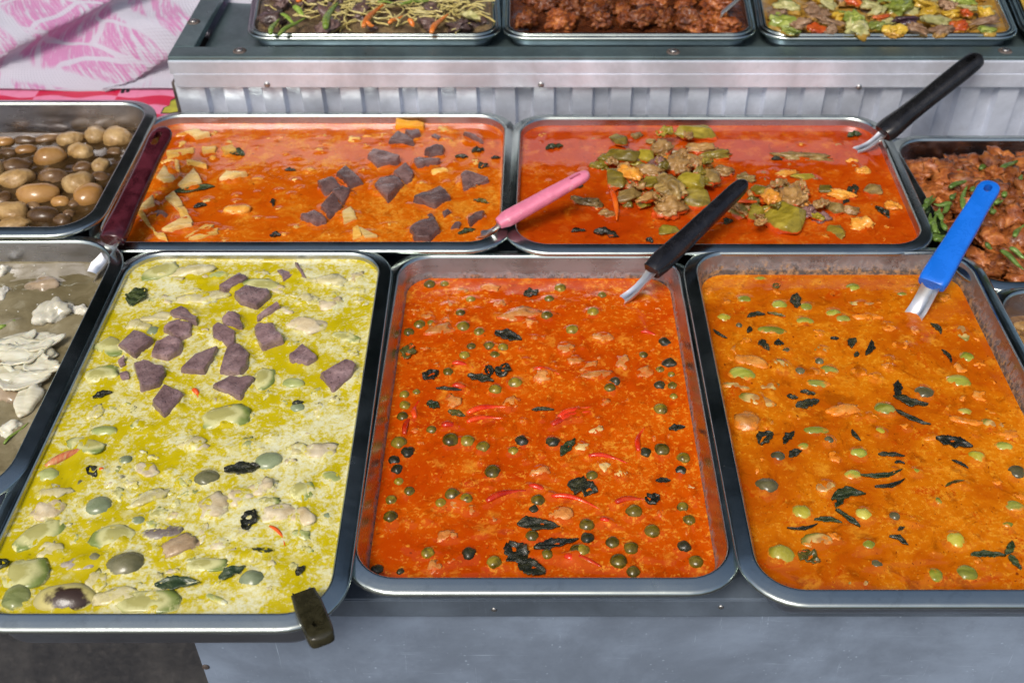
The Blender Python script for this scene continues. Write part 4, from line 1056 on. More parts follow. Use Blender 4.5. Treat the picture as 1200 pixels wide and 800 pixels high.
for zf, x, y, rx, ry, ang, m in [(z1,435,405,17,9,18,'chick_m'),(z1,790,338,23,9,15,'chick_m'),(z1,840,375,9,6,0,'chick_m'),(z1,665,222,11,6,0,'chick_m'),(z1,320,322,8,5,0,'chick_m'),(z1,385,348,8,5,0,'chick_m'),(z1,700,292,9,5,30,'chick_m'),(z1,480,300,7,8,0,'chick_m'),(z1,1005,490,12,9,-30,'chick_m'),(z1,1045,545,9,7,-40,'chick_m'),(z1,895,610,12,10,-35,'chick_m'),(z1,500,725,8,9,20,'chick_m'),(z1,760,735,8,9,-40,'chick_m'),
 (z2,330,440,12,7,15,'chick_m'),(z2,270,570,14,5,45,'chick_m'),(z2,300,605,19,6,10,'chick_m'),(z2,415,550,8,10,0,'chick_m'),(z2,515,595,9,9,-50,'chick_m'),(z3,510,422,8,6,0,'chick_m'),(z3,470,565,13,6,25,'chick_m'),(z3,415,700,8,9,0,'chick_m'),(z3,890,275,13,7,20,'chick_m'),
 (z4,300,92,9,5,45,'garlic'),(z4,232,168,9,6,25,'garlic'),(z4,330,255,8,7,0,'garlic'),(z4,408,283,8,6,0,'garlic'),(z4,720,350,6,4,-20,'garlic'),(z3,580,447,6,6,0,'chick_m'),(z3,980,470,12,9,0,'chick_m'),(z1,540,235,7,5,0,'chick_m')]:
    px, py = zf(x, y)
    reg(blob(p, 'garlic_piece' if m == 'garlic' else 'chicken_piece', px, py, rx, ry, ang, FM[m], h=.24, amp=.36, amp2=.18, sink=.48), 'pale garlic piece in the red curry' if m == 'garlic' else 'orange-coated chicken scrap in the red curry', 'garlic' if m == 'garlic' else 'chicken', px, py, 'M', 'meat and garlic scraps in the red curry')
# ================================================================ amber curry, right
p = TRAY['R']; r5, r6 = Z(800, 280, 3.), Z(820, 500, 3.158)
GR = 'eggplants in the amber curry'
for zf, x, y, rx, ry, ang, m in [(r5,272,142,27,12,0,'e'),(r5,600,172,28,20,0,'e'),(r5,215,213,28,17,0,'e'),(r5,340,232,30,20,5,'e'),(r5,435,240,25,19,0,'e'),(r5,145,278,27,20,0,'y'),(r5,430,290,32,18,0,'e'),(r5,530,262,30,20,20,'e'),(r5,560,282,30,18,-10,'e'),(r5,315,322,50,19,-8,'e'),(r5,772,195,20,11,0,'e'),(r5,210,475,50,31,-12,'e'),(r5,345,450,38,30,-30,'h'),(r5,185,517,45,19,-12,'h'),(r5,260,565,66,25,-22,'h'),(r5,515,462,36,20,-8,'e'),(r5,412,467,22,18,0,'d'),(r5,475,508,42,18,-8,'e'),(r5,970,500,46,26,-10,'e'),(r5,850,540,37,26,0,'d'),(r5,715,600,40,28,-25,'e'),(r5,992,608,27,16,0,'y'),(r5,998,415,27,23,15,'e'),(r5,985,332,22,34,0,'h'),(r5,695,678,20,19,0,'y'),(r5,470,672,45,16,0,'e'),(r5,365,392,15,13,0,'d'),(r5,490,390,25,16,-20,'h'),(r5,625,226,45,10,0,'h'),(r5,1090,650,40,18,-20,'h'),(r5,310,520,36,18,10,'h'),
 (r6,588,98,35,24,0,'e'),(r6,565,178,35,22,0,'e'),(r6,250,218,45,32,0,'d'),(r6,375,315,42,30,0,'y'),(r6,608,325,34,28,0,'y'),(r6,625,438,28,21,0,'e'),(r6,300,470,54,38,-15,'y'),(r6,948,420,38,32,-10,'y'),(r6,655,508,25,18,0,'d'),(r6,872,548,31,29,0,'e'),(r6,988,540,42,30,0,'e'),(r6,1025,112,32,26,0,'y'),(r6,1125,72,36,20,0,'e'),(r6,1172,168,35,30,-15,'d'),(r6,1165,295,36,24,0,'e'),(r6,882,275,17,15,0,'e'),(r6,290,110,30,22,0,'d'),(r6,385,72,25,16,0,'e'),(r6,800,165,20,14,0,'e'),(r6,1140,362,22,13,0,'e'),(r6,470,225,40,28,40,'h'),(r6,430,420,60,26,6,'h'),(r6,585,580,40,18,0,'h')]:
    px, py = zf(x, y); s = 3. if zf is r5 else 3.158
    mm, base = {'e': ('egg_r', 'green eggplant bobbing in the amber curry'), 'y': ('egg_r_y', 'yellowish round eggplant in the amber curry'), 'd': ('egg_r_d', 'dark brownish eggplant in the amber curry'), 'h': ('half_r', 'cut eggplant wedge in the amber curry')}[m]
    reg(blob(p, 'eggplant', px, py, rx / s, ry / s, ang, FM[mm], h=.42 if m != 'h' else .22, amp=.09 if m != 'h' else .22, amp2=.04, sink=.65 if m != 'h' else .55), base, 'eggplant', px, py, 'R', GR)
for zf, x, y, rx in [(r5,198,305,12),(r5,480,433,17),(r6,720,333,20),(r6,480,52,17),(r5,512,708,17)]:
    px, py = zf(x, y)
    reg(blob(p, 'pea_eggplant', px, py, rx / 3, rx / 3.6, 0, FM['egg_r_d'], h=.55, amp=.05, sink=.44), 'tiny dark pea eggplant in the amber curry', 'eggplant', px, py, 'R', GR)
for zf, x, y, rx, ry, ang, m in [(r5,395,215,36,17,78,'leaf_d'),(r5,257,265,30,9,12,'leaf_d'),(r5,330,165,15,11,30,'leaf_o'),(r5,235,318,16,8,70,'leaf_d'),(r5,285,372,28,13,-70,'leaf_d'),(r5,338,365,16,12,0,'leaf_d'),(r5,595,362,26,12,60,'leaf_d'),(r5,662,382,40,10,65,'leaf_d'),(r5,612,405,14,7,60,'leaf_d'),(r5,440,578,42,17,18,'leaf_d'),(r5,757,525,42,12,75,'leaf_d'),(r5,800,572,55,17,-22,'leaf_d'),(r5,805,630,60,9,-35,'leaf_d'),(r5,935,410,32,7,-78,'leaf_d'),(r5,897,312,28,9,-70,'leaf_d'),(r5,288,695,36,22,45,'leaf_d'),(r5,370,695,34,12,52,'leaf_d'),(r5,605,690,26,7,-70,'leaf_d'),(r5,955,713,58,24,-18,'leaf_d'),(r5,128,335,30,5,-48,'leaf_d'),(r5,535,350,14,6,0,'leaf_d'),(r5,440,540,24,9,-15,'leaf_d'),(r5,385,556,18,9,-20,'leaf_d'),(r5,330,265,30,6,-20,'leaf_o'),
 (r6,710,103,42,9,-5,'leaf_d'),(r6,740,130,16,6,-10,'leaf_d'),(r6,680,180,72,9,10,'leaf_g'),(r6,712,215,56,8,18,'leaf_d'),(r6,545,245,58,20,12,'leaf_g'),(r6,518,275,30,11,60,'leaf_g'),(r6,475,342,44,9,-8,'leaf_g'),(r6,550,335,48,10,-48,'leaf_g'),(r6,385,375,52,6,10,'leaf_d'),(r6,405,482,38,26,-30,'leaf_o'),(r6,740,415,32,10,-35,'leaf_d'),(r6,745,375,14,6,30,'leaf_d'),(r6,1068,472,56,12,-2,'leaf_g'),(r6,1152,448,34,11,55,'leaf_g'),(r6,1165,500,30,12,-70,'leaf_g'),(r6,965,135,28,5,-40,'leaf_d'),(r6,350,95,26,12,30,'leaf_d'),(r6,940,205,36,5,20,'leaf_o')]:
    px, py = zf(x, y)
    reg(leaf(p, px, py, rx / 3, ry / 3, ang, FM[m], curl=.16, crumple=.2, tear=.4, bend=.12 * math.sin(x)), 'wilted dark leaf strip in the amber curry', 'leaf', px, py, 'R', 'leaf strips in the amber curry')
for x, y, rx, ry, ang in [(240,430,62,26,-20),(650,275,50,14,0),(225,640,50,40,0),(560,600,70,22,15),(1150,690,34,22,0),(880,700,30,14,0),(1000,640,60,16,-15)]:
    px, py = r5(x, y)
    reg(blob(p, 'meat_piece', px, py, rx / 3, ry / 3, ang, FM['chick_r'], h=.3, amp=.25, amp2=.1, sink=.55), 'orange-coated meat piece sunk in the amber curry', 'meat', px, py, 'R', 'meat in the amber curry')
# ================================================================ orange curry, back left
p = TRAY['BL']; c5 = Z(400, 130, 5.); d4 = Z(140, 120, 4.446); I1 = Z(0, 0, 1.)
GB = 'blood cubes in the orange curry'
for zf, pts, lab in [
 (c5,[(270,180),(330,130),(405,160),(425,195)],'dark blood cube farthest back in the orange curry'), (c5,[(365,132),(460,115),(470,140),(410,165)],'half-sunk blood cube behind the farthest dark one, orange curry'),
 (c5,[(145,265),(190,220),(350,285),(335,305),(205,325)],'long jagged blood cube left of centre at the rear of the orange curry'), (c5,[(480,245),(540,215),(607,210),(600,250),(520,265)],'small glossy blood slice under the back rim, orange curry, right of centre'),
 (c5,[(415,295),(460,280),(590,295),(450,335)],'grey half-sunk blood slab in the middle of the orange curry'), (c5,[(300,370),(380,315),(430,360),(415,405),(365,425)],'rear blood cube of the leaning pair in the orange curry'),
 (c5,[(190,440),(220,395),(300,375),(370,430),(275,528)],'large front blood cube of the leaning pair in the orange curry'), (c5,[(695,385),(720,365),(870,405),(715,460)],'pointed blood wedge near the right rim of the orange curry'),
 (c5,[(415,520),(580,432),(645,510),(545,565)],'broad four-sided blood slab in front of the grey one, orange curry'), (c5,[(395,695),(430,660),(545,620),(585,700),(520,755),(425,750)],'largest blood cube at the near rim of the orange curry'),
 (c5,[(505,610),(530,592),(555,630),(530,650)],'tiny blood crumb behind the largest near-rim cube, orange curry'), (c5,[(590,600),(620,580),(645,600),(600,625)],'small blood crumb in front of the broad slab, orange curry'),
 (c5,[(735,640),(790,605),(840,590),(835,620),(755,670)],'thin blood slice behind the pink-handled spoon, orange curry'), (c5,[(640,690),(670,650),(705,665),(690,690)],'small blood scrap left of the pink-handled spoon, orange curry'),
 (c5,[(525,150),(550,132),(585,155),(570,170)],'bluish-grey blood crumb near the orange vegetable stick'), (c5,[(710,130),(730,135),(840,180),(770,170)],'thin dark blood strip in the back right corner of the orange curry'),
 (I1,[(371,216),(392,208),(402,221),(381,228)],'leftmost rear blood cube of the cluster in the orange curry'), (I1,[(393,205),(405,195),(426,213),(410,219)],'top blood cube of the left cluster in the orange curry'),
 (I1,[(375,244),(390,229),(402,243),(386,255)],'front right blood cube of the left cluster, orange curry'), (I1,[(350,255),(369,246),(384,259),(371,263)],'pointed front left blood cube of the left cluster, orange curry'), (I1,[(388,228),(402,219),(412,222),(402,240)],'middle blood cube of the left cluster, orange curry')]:
    q = [zf(*a) for a in pts]; sz = max(a[0] for a in q) - min(a[0] for a in q)
    tag(prism(p, 'blood_cube', q, FM['blood_o'], .0068 if sz > 18 else .003, .0022 if sz > 18 else .0007), lab, 'blood cube', GB)
q = [c5(*a) for a in [(315,58),(490,78),(485,102),(312,98)]]
tag(prism(p, 'vegetable_stick', q, FM['stick'], .006, .0015, .05), 'bright orange vegetable stick under the back rim of the orange curry', 'vegetable')
for zf, pts, m, h in [(d4,[(335,150),(390,143),(475,172),(400,192)],'bamboo_p',.005),(d4,[(430,240),(510,230),(500,260),(430,268)],'bamboo',.004),(d4,[(530,245),(590,225),(612,255),(545,270)],'bamboo',.005),(d4,[(300,435),(390,345),(435,420),(330,452)],'bamboo_p',.005),(d4,[(190,400),(230,322),(300,412),(240,424)],'bamboo_p',.004),(d4,[(518,400),(560,365),(668,373),(600,398)],'bamboo_p',.006),(d4,[(235,500),(285,468),(340,540),(300,560)],'bamboo_p',.005),(d4,[(300,555),(345,545),(385,625),(340,650)],'bamboo',.004),(d4,[(215,662),(350,590),(392,622),(385,645),(270,672)],'bamboo_p',.005),(d4,[(330,702),(450,640),(503,640),(480,664)],'bamboo',.004),(d4,[(350,712),(520,660),(522,684),(420,716)],'bamboo',.004),(d4,[(90,562),(180,490),(187,540),(110,562)],'bamboo_p',.006),(d4,[(90,580),(120,570),(200,690),(160,660)],'bamboo',.004),(d4,[(345,305),(455,325),(455,345),(350,330)],'bamboo',.004),(d4,[(240,260),(390,235),(395,262),(250,300)],'bamboo',.003),(d4,[(285,300),(310,300),(315,370),(295,360)],'bamboo',.004),(d4,[(170,670),(230,690),(260,720),(200,715)],'bamboo',.004),(c5,[(5,590),(60,560),(95,630),(10,660)],'bamboo_p',.004),(c5,[(95,690),(150,700),(215,735),(140,745)],'bamboo_p',.004),(c5,[(520,350),(600,335),(630,350),(540,375)],'bamboo',.003),(c5,[(60,700),(100,680),(120,740),(70,750)],'bamboo',.004)]:
    q = [zf(*a) for a in pts]; cx, cy = sum(a[0] for a in q) / len(q), sum(a[1] for a in q) / len(q)
    reg(prism(p, 'bamboo_slice', q, FM[m], h, .0012, .10), 'pale bamboo shoot slice in the orange curry', 'bamboo shoot', cx, cy, 'BL', 'bamboo slices in the orange curry')
for zf, x, y, rx, ry, ang, m in [(d4,490,290,20,18,0,'orange'),(d4,205,590,45,28,-30,'meat_p'),(d4,380,330,22,12,0,'orange'),(d4,620,560,70,40,0,'orange'),(d4,860,690,18,12,-30,'orange'),(c5,175,420,20,12,0,'meat_p'),(c5,150,150,30,10,0,'orange'),(d4,720,400,30,12,0,'orange'),(d4,330,170,40,18,20,'orange')]:
    px, py = zf(x, y); s = 5 if zf is c5 else 4.446
    reg(blob(p, 'meat_piece', px, py, rx / s, ry / s, ang, FM[m], h=.4, amp=.25, amp2=.1, sink=.5), 'small sauce-coated lump in the orange curry', 'meat', px, py, 'BL', 'lumps in the orange curry')
tag(leaf(p, *d4(390, 450), 21, 6, 16, FM['leaf_g'], curl=.15, crumple=.1), 'dark green vegetable skin lying beside bamboo in the orange curry', 'leaf')
for zf, x, y, rx, ry, ang, m in [(d4,615,268,8,5,-15,'leaf_g'),(d4,800,520,7,2,-80,'leaf_d'),(d4,812,690,6,4,0,'leaf_d'),(d4,420,540,7,3,20,'leaf_d'),(c5,705,268,7,3,0,'leaf_d'),(c5,800,232,7,4,20,'leaf_d'),(c5,830,320,6,5,60,'leaf_d'),(c5,820,530,9,3,-20,'leaf_o'),(c5,735,705,10,3,25,'leaf_g'),(c5,905,275,5,2,10,'leaf_d'),(c5,790,440,6,1.6,30,'leaf_o'),(d4,890,353,6,2,0,'leaf_d')]:
    px, py = zf(x, y); reg(leaf(p, px, py, rx, ry, ang, FM[m], tear=.6), 'small dark leaf scrap in the orange curry', 'leaf', px, py, 'BL', 'leaf scraps in the orange curry')
# ================================================================ red curry with pumpkin heap, back right
p = TRAY['BR']; e4, f4 = Z(640, 130, 4.615), Z(850, 130, 4.615)
DB = {'olive': ('pumpkin_chunk', 'olive-skinned pumpkin chunk', 'pumpkin'), 'olive_y': ('pumpkin_chunk', 'yellow-green pumpkin chunk', 'pumpkin'), 'meat': ('meat_piece', 'tan curried meat piece', 'meat'), 'meat_g': ('meat_piece', 'greyish curried meat slice', 'meat'), 'meat_p': ('meat_piece', 'purplish curried meat piece', 'meat'), 'orange': ('pumpkin_chunk', 'soft orange pumpkin lump', 'pumpkin')}
for zf, x, y, rx, ry, ang, m, up, kind in [
 (e4,400,160,60,32,-30,'olive',.006,'h'),(e4,830,125,128,44,6,'olive_y',.004,'h'),(e4,410,245,92,46,-16,'olive',.008,'h'),(e4,540,245,46,44,0,'olive_y',.008,'h'),(e4,630,200,50,42,0,'meat',.007,'b'),(e4,725,228,50,15,0,'meat_g',.003,'h'),(e4,715,290,56,56,0,'meat',.012,'b'),(e4,845,205,76,28,6,'meat',.002,'b'),(e4,615,268,26,24,0,'meat_p',.012,'b'),(e4,290,302,44,26,-10,'olive_y',.001,'b'),(e4,378,372,58,72,20,'olive',.006,'h'),(e4,452,335,42,52,30,'orange',.012,'b'),(e4,555,322,66,30,-8,'meat',.014,'b'),(e4,570,388,60,38,10,'olive',.013,'h'),(e4,668,420,58,70,35,'meat_g',.016,'b'),(e4,790,388,76,56,8,'olive_y',.015,'h'),(e4,892,362,54,46,-20,'meat_g',.010,'h'),(e4,450,462,78,46,32,'meat_g',.006,'h'),(e4,562,465,24,62,-60,'meat',.012,'b'),(e4,528,500,40,44,0,'olive_y',.004,'h'),(e4,225,500,72,30,-18,'meat_g',.001,'b'),(e4,330,560,32,20,-20,'meat',.001,'b'),(e4,660,525,78,50,12,'meat',.007,'b'),(e4,820,480,102,56,6,'olive',.006,'h'),(e4,920,242,72,26,14,'olive',.002,'b'),(e4,660,650,62,30,10,'olive_y',.001,'h'),(e4,800,275,50,36,0,'meat',.008,'b'),(e4,600,300,40,30,0,'meat_p',.006,'b'),(e4,480,395,50,40,0,'meat',.004,'b'),(e4,730,460,60,40,20,'meat_g',.006,'b'),(e4,960,330,50,30,0,'meat',.003,'b'),(e4,1080,370,40,26,0,'meat_g',.002,'b'),(e4,860,300,40,20,0,'orange',.004,'b'),
 (f4,190,432,52,36,-20,'olive',.007,'h'),(f4,328,592,118,80,-22,'olive_y',.006,'h'),(f4,80,552,48,46,0,'olive',.003,'h'),(f4,168,562,52,50,0,'olive_y',.004,'h'),(f4,245,470,46,46,0,'orange',.008,'b'),(f4,360,480,62,64,0,'meat',.009,'b'),(f4,395,436,56,30,-30,'meat',.007,'b'),(f4,445,540,42,42,0,'meat_p',.004,'b'),(f4,520,582,42,30,20,'meat_p',.001,'b'),(f4,592,530,48,40,-10,'meat_g',.003,'h'),(f4,672,540,50,24,-5,'meat',.001,'b'),(f4,600,655,42,62,12,'olive',.000,'h'),(f4,422,358,62,24,6,'olive_y',.001,'h'),(f4,330,340,52,20,14,'orange',.0,'b'),(f4,740,330,32,22,0,'orange',.0,'b'),(f4,542,428,42,32,0,'olive',.002,'h'),(f4,620,455,62,26,-8,'orange',.001,'b'),(f4,800,430,50,34,-14,'meat_g',.002,'h'),(f4,905,522,36,32,0,'orange',.0,'b'),(f4,740,620,60,40,0,'orange',-.001,'b'),(f4,290,420,50,36,0,'meat',.004,'b'),(f4,420,255,130,28,-8,'meat_g',-.0015,'b'),(f4,685,272,28,12,0,'orange',0.,'b'),(f4,410,500,40,30,0,'orange',.007,'b')]:
    px, py = zf(x, y); nm, base, cat = DB[m]
    if kind == 'h':
        pt = P(px, py, p.level + max(0, up)); mm = mpp(pt); X, Yy = rx / 4.615 * mm, ry / 4.615 * mm * 1.2
        o = hull_at(nm, pt, X * 1.22, Yy * 1.22, min(X, Yy) * .80, ang, FM[m], n=10, bev=.10, amp=.10, sink=.35, tilt=(random.uniform(-.15, .15), random.uniform(-.1, .35)))
        if up < .004: p.items.append((pt.x, pt.y, min(X, Yy) * .8))
    else:
        o = blob(p, nm, px, py, rx / 4.615 * 1.15, ry / 4.615 * 1.15, ang, FM[m], h=.45, up=up, amp=.36, amp2=.18, sink=.40, sub=4, lobes=.15)
    reg(o, base + ' in the deep red curry', cat, px, py, 'BR', 'pumpkin and meat heaped in the deep red curry')
rr = random.Random(3)
for i in range(38):
    if i < 26: px, py = e4(rr.gauss(640, 125), rr.gauss(350, 90))
    else: px, py = f4(rr.gauss(320, 130), rr.gauss(490, 50))
    o = leaf(p, px, py, rr.uniform(6, 13), rr.uniform(4.5, 8), rr.uniform(0, 180), FM[rr.choice(['meat', 'meat_g', 'meat', 'olive', 'olive_y'])], 'meat_slice', rr.uniform(.006, .017), curl=rr.uniform(.1, .45), crumple=.3, tear=.3, pitch=rr.uniform(-.5, .5), blunt=.4, th=.0011)
    shared(o, 'thin folded meat or vegetable slice on the deep red curry heap', 'meat', 'thin folded slices on the deep red curry heap')
for i in range(44):
    if i < 28: px, py = e4(rr.gauss(640, 130), rr.gauss(350, 95))
    else: px, py = f4(rr.gauss(300, 120), rr.gauss(500, 50))
    m = rr.choice(['meat', 'meat', 'meat_g', 'olive', 'olive_y', 'orange'])
    o = blob(p, DB[m][0], px, py, rr.uniform(5, 10), rr.uniform(4, 7), rr.uniform(0, 180), FM[m], h=.45, up=rr.uniform(.000, .007), amp=.38, amp2=.2, sink=.4, lobes=.15, note=False)
    shared(o, 'small scrap of meat or pumpkin in the deep red curry heap', DB[m][2], 'small scraps in the deep red curry heap')
tag(chilli(p, *e4(352, 428), *e4(382, 592), 8, FM['chilli_o'], up=.006, bow=.04), 'bright orange-red chilli lying in front of the pumpkin heap', 'chilli')
tag(chilli(p, *f4(60, 490), *f4(230, 470), 6, FM['chilli_o'], up=.010, bow=-.12), 'thin orange chilli strip behind the star-shaped pumpkin chunk', 'chilli')
for zf, x, y, rx, ry, ang, m in [(e4,175,648,8,3,5,'leaf_d'),(e4,325,665,14,6,-20,'leaf_d'),(e4,45,195,10,4,20,'leaf_g'),(e4,175,410,6,3,30,'leaf_d'),(e4,760,515,10,4,-55,'leaf_g'),(f4,850,545,12,4,-65,'leaf_d'),(f4,692,430,13,5,72,'leaf_d'),(f4,700,130,9,4,20,'leaf_g'),(f4,655,490,5,2,40,'leaf_d'),(f4,280,260,6,3,0,'leaf_d'),(e4,985,600,7,4,40,'leaf_g'),(e4,560,700,5,3,-50,'leaf_d')]:
    px, py = zf(x, y); reg(leaf(p, px, py, rx, ry, ang, FM[m], tear=.6), 'dark leaf scrap in the deep red curry', 'leaf', px, py, 'BR', 'leaf scraps in the deep red curry')
# ================================================================ brown broth with tofu balls
p = TRAY['LB']; g4 = Z(0, 100, 4.21)
KT = {'tofu': ('tofu_ball', 'pale lumpy tofu ball in the brown broth', 'tofu'), 'egg_t': ('egg', 'smooth tan stewed egg in the brown broth', 'egg'), 'brown_t': ('meatball', 'dark brown ball in the brown broth', 'meatball')}
for x, y, rx, ry, m in [(350,275,60,42,'tofu'),(475,255,55,50,'tofu'),(580,268,65,58,'tofu'),(400,337,65,42,'tofu'),(250,362,75,52,'egg_t'),(75,402,75,42,'brown_t'),(85,472,82,55,'tofu'),(260,452,75,45,'brown_t'),(410,412,50,38,'brown_t'),(500,402,42,45,'tofu'),(388,497,80,60,'tofu'),(442,552,68,65,'egg_t'),(190,547,100,58,'egg_t'),(300,580,45,30,'egg_t'),(62,637,88,55,'tofu'),(215,647,80,48,'brown_t'),(70,692,80,35,'tofu'),(18,560,38,42,'brown_t'),(130,272,60,27,'brown_t'),(240,264,60,27,'brown_t'),(25,285,45,27,'egg_t'),(130,322,52,27,'egg_t'),(310,668,42,32,'brown_t'),(370,582,30,34,'brown_t'),(490,458,44,32,'brown_t'),(40,332,48,26,'brown_t'),(340,640,30,26,'brown_t'),(565,330,36,24,'brown_t'),(165,600,40,24,'brown_t'),(-60,430,80,55,'tofu'),(-90,560,90,60,'egg_t'),(-70,320,70,45,'brown_t'),(-100,660,80,55,'tofu')]:
    px, py = g4(x, y); nm, base, cat = KT[m]
    reg(blob(p, nm, px, py, rx / 4.21 * 1.06, ry / 4.21, random.uniform(-20, 20), FM[m], h=.5, amp=.06 if m == 'egg_t' else .14, amp2=.05 if m == 'tofu' else .02, sink=.24 if m != 'brown_t' else .42), base, cat, px, py, 'LB', 'balls and eggs in the brown broth')
# ================================================================ clear soup with wontons
p = TRAY['LF']; h3 = Z(0, 280, 10 / 3)
def crumple(px, py, rx, ry, ang, mat, name, lab, cat, grp=None, lob=.5, sink=.3, h=.5, up=0):
    o = blob(p, name, px, py, rx, ry, ang, FM[mat], h=h, amp=.30, amp2=.03, sink=sink, sub=4, lobes=lob * .42, hf=.0, freq=1.05, up=up)
    return tag(o, lab, cat, grp)
for x, y, rx, ry, ang, mat, nm, lab, cat, lob, sk in [
 (212,300,56,52,-30,'wonton','wonton','gathered white wonton nearest the right rim of the clear soup','wonton',.7,.2),(268,272,26,18,20,'wonton','wonton','small wonton tail behind the gathered wonton','wonton',.5,.3),(312,280,24,30,60,'wonton','wonton','small white wonton touching the right wall of the soup tray','wonton',.6,.25),
 (195,396,34,22,20,'wonton','wonton','small white wonton in front of the gathered one, clear soup','wonton',.6,.25),(135,455,95,48,-12,'cabbage','cabbage_leaf','pale boiled cabbage heart in the middle of the clear soup','cabbage',.45,.35),
 (60,520,110,60,18,'cabbage','cabbage_leaf','broad translucent cabbage leaf left of the heart, clear soup','cabbage',.4,.5),(90,400,110,34,14,'cabbage','cabbage_leaf','ribbed cabbage leaf fanning behind the heart, clear soup','cabbage',.4,.35),
 (118,625,44,84,0,'cabbage','tofu_block','smooth white soft block low in the clear soup','tofu',.0,.25),(15,130,28,26,0,'wonton','wonton','pale wonton at the far left edge of the clear soup','wonton',.5,.4),(12,212,24,34,0,'wonton','wonton','white wonton scrap below the far left one, clear soup','wonton',.5,.3),
 (175,180,62,34,0,'submerged','dumpling','pinkish dumpling sunk under the clear soup surface','dumpling',.1,.62),(40,740,40,40,0,'cabbage','cabbage_leaf','cabbage scrap by the near rim of the clear soup','cabbage',.4,.4),(30,610,60,40,0,'submerged','dumpling','submerged pale dumpling left of the white block','dumpling',.1,.6),(-60,450,80,60,0,'cabbage','cabbage_leaf','cabbage leaf at the left side of the soup tray','cabbage',.4,.4)]:
    px, py = h3(x, y); crumple(px, py, rx * .3, ry * .3, ang, mat, nm, lab, cat, 'wontons and cabbage in the clear soup', lob, sk, .35 if nm == 'cabbage_leaf' else .5)
for x, y, rx, ry, ang, lab in [(70,470,120,58,16,'largest folded cabbage leaf across the clear soup'),(150,500,70,44,-35,'cabbage leaf folded over the white block in the clear soup'),(40,420,90,34,22,'narrow rear cabbage leaf fold in the clear soup'),(150,420,85,30,10,'cabbage leaf rib running toward the right wall of the soup tray'),(60,560,100,50,-10,'front cabbage leaf fold left of the white block, clear soup')]:
    px, py = h3(x, y); o = leaf(p, px, py, rx * .3, ry * .3, ang, FM['cabbage'], 'cabbage_leaf', .006, curl=.16, crumple=.10, tear=.30, bend=.3, blunt=.33, th=.0009)
    tag(o, lab, 'cabbage', 'wontons and cabbage in the clear soup')
for x0, y0, x1, y1, w, lab in [(15,800,112,718,4.5,'long green scallion strip near the front of the clear soup'),(-5,352,45,328,7,'flat green scallion piece at the left of the clear soup'),(50,325,80,318,5,'short green scallion bit beside the flat piece, clear soup'),(0,490,22,468,8,'bright green scallion ring at the left edge of the clear soup')]:
    tag(chilli(p, *h3(x0, y0), *h3(x1, y1), w, FM['scallion'], 'scallion', .002, .05), lab, 'scallion', 'scallions in the clear soup')
for i in range(26):
    px, py = h3(random.uniform(20, 330), random.uniform(60, 330)); o = blob(p, 'oil_bead', px, py, 1.1, .9, 0, FM['wonton'], h=.3, sub=1, note=False)
    shared(o, 'tiny pale fat bead on the clear soup surface', 'fat bead', 'fat beads on the clear soup')
# ================================================================ piled trays
def mound(p, name, lab, cat, mat, top, lump, ymax=1.0):
    """bed of food filling the tray: what nobody could count"""
    sv = p.level; p.level = p.z + top
    o = make_broth(p, name, lab, cat, mat, .0016, lump, 'stuff'); p.level = sv; return o
def inside(p, u, v, ins=.01):
    q = p.q; a = q[0].lerp(q[1], u); b = q[3].lerp(q[2], u); return a.lerp(b, v)
# fried chicken with beans, right edge
p = TRAY['RB']; mound(p, 'sauce', 'dark oily sauce under the fried chicken and beans', 'sauce', FM['mass_t2'], -.026, .003)
k3 = Z(1040, 160, 10 / 3); rr = random.Random(5)
spots = []
for i in range(15):
    for j in range(11):
        u = (i + rr.uniform(.1, .9)) / 15 * .56; v = .10 + (j + rr.uniform(.1, .9)) / 11 * .9
        spots.append((u, v))
for u, v in spots:
    w = inside(p, u, v)
    hgt = -.022 + .026 * math.sin(math.pi * min(1, max(0, v))) ** .6 * min(1, .45 + u * 2.2) + rr.uniform(-.004, .006)
    if v < .16: hgt -= .006
    if v > .93: hgt = min(hgt, -.010)
    if u < .05: hgt = min(hgt, -.012)
    s = rr.uniform(.0075, .0135)
    o = blob_at('fried_chicken_piece', (w.x, w.y, p.z + hgt), s * rr.uniform(1., 1.7), s, s * rr.uniform(.6, .9), rr.uniform(0, 180), FM['fried_r'], amp=.34, amp2=.16, sink=.4, sub=3, lobes=.5, tilt=(rr.uniform(-.3, .3), rr.uniform(-.3, .3)))
    shared(o, 'reddish-brown fried chicken piece heaped with green beans', 'chicken', 'fried chicken pieces with beans')
p.level = p.z + .004
for x0, y0, x1, y1, up in [(222,152,288,130,-.006),(243,200,332,166,.004),(297,285,312,192,.003),(362,128,402,105,.002),(438,132,526,90,.006),(138,285,190,240,-.004),(188,375,190,305,.0),(163,395,238,388,-.004),(212,325,203,280,.001),(228,365,212,325,.0),(496,390,535,345,.008),(443,445,532,522,.008),(478,435,545,482,.010),(395,292,440,240,.004),(518,182,545,135,.006),(277,335,290,312,.0),(236,270,215,300,-.002),(150,262,178,232,.0),(176,345,168,300,-.002),(420,262,452,250,.006),(330,215,352,188,.004),(408,300,432,282,.006),(300,320,318,352,.004),(180,405,232,402,-.004),(350,330,372,352,.006),(470,300,520,282,.008),(380,420,410,440,.008),(455,235,470,205,.006),(185,300,215,318,.0),(250,245,268,222,.004),(160,335,205,380,-.003),(250,262,180,265,-.002)]:
    a, b = k3(x0, y0), k3(x1, y1)
    p.items = []
    reg(chilli(p, *a, *b, 8.0, FM['bean'], 'green_bean', up, .05), 'cut green bean among the brown fried chicken', 'green bean', (a[0] + b[0]) / 2, (a[1] + b[1]) / 2, 'RB', 'green beans in the fried chicken')
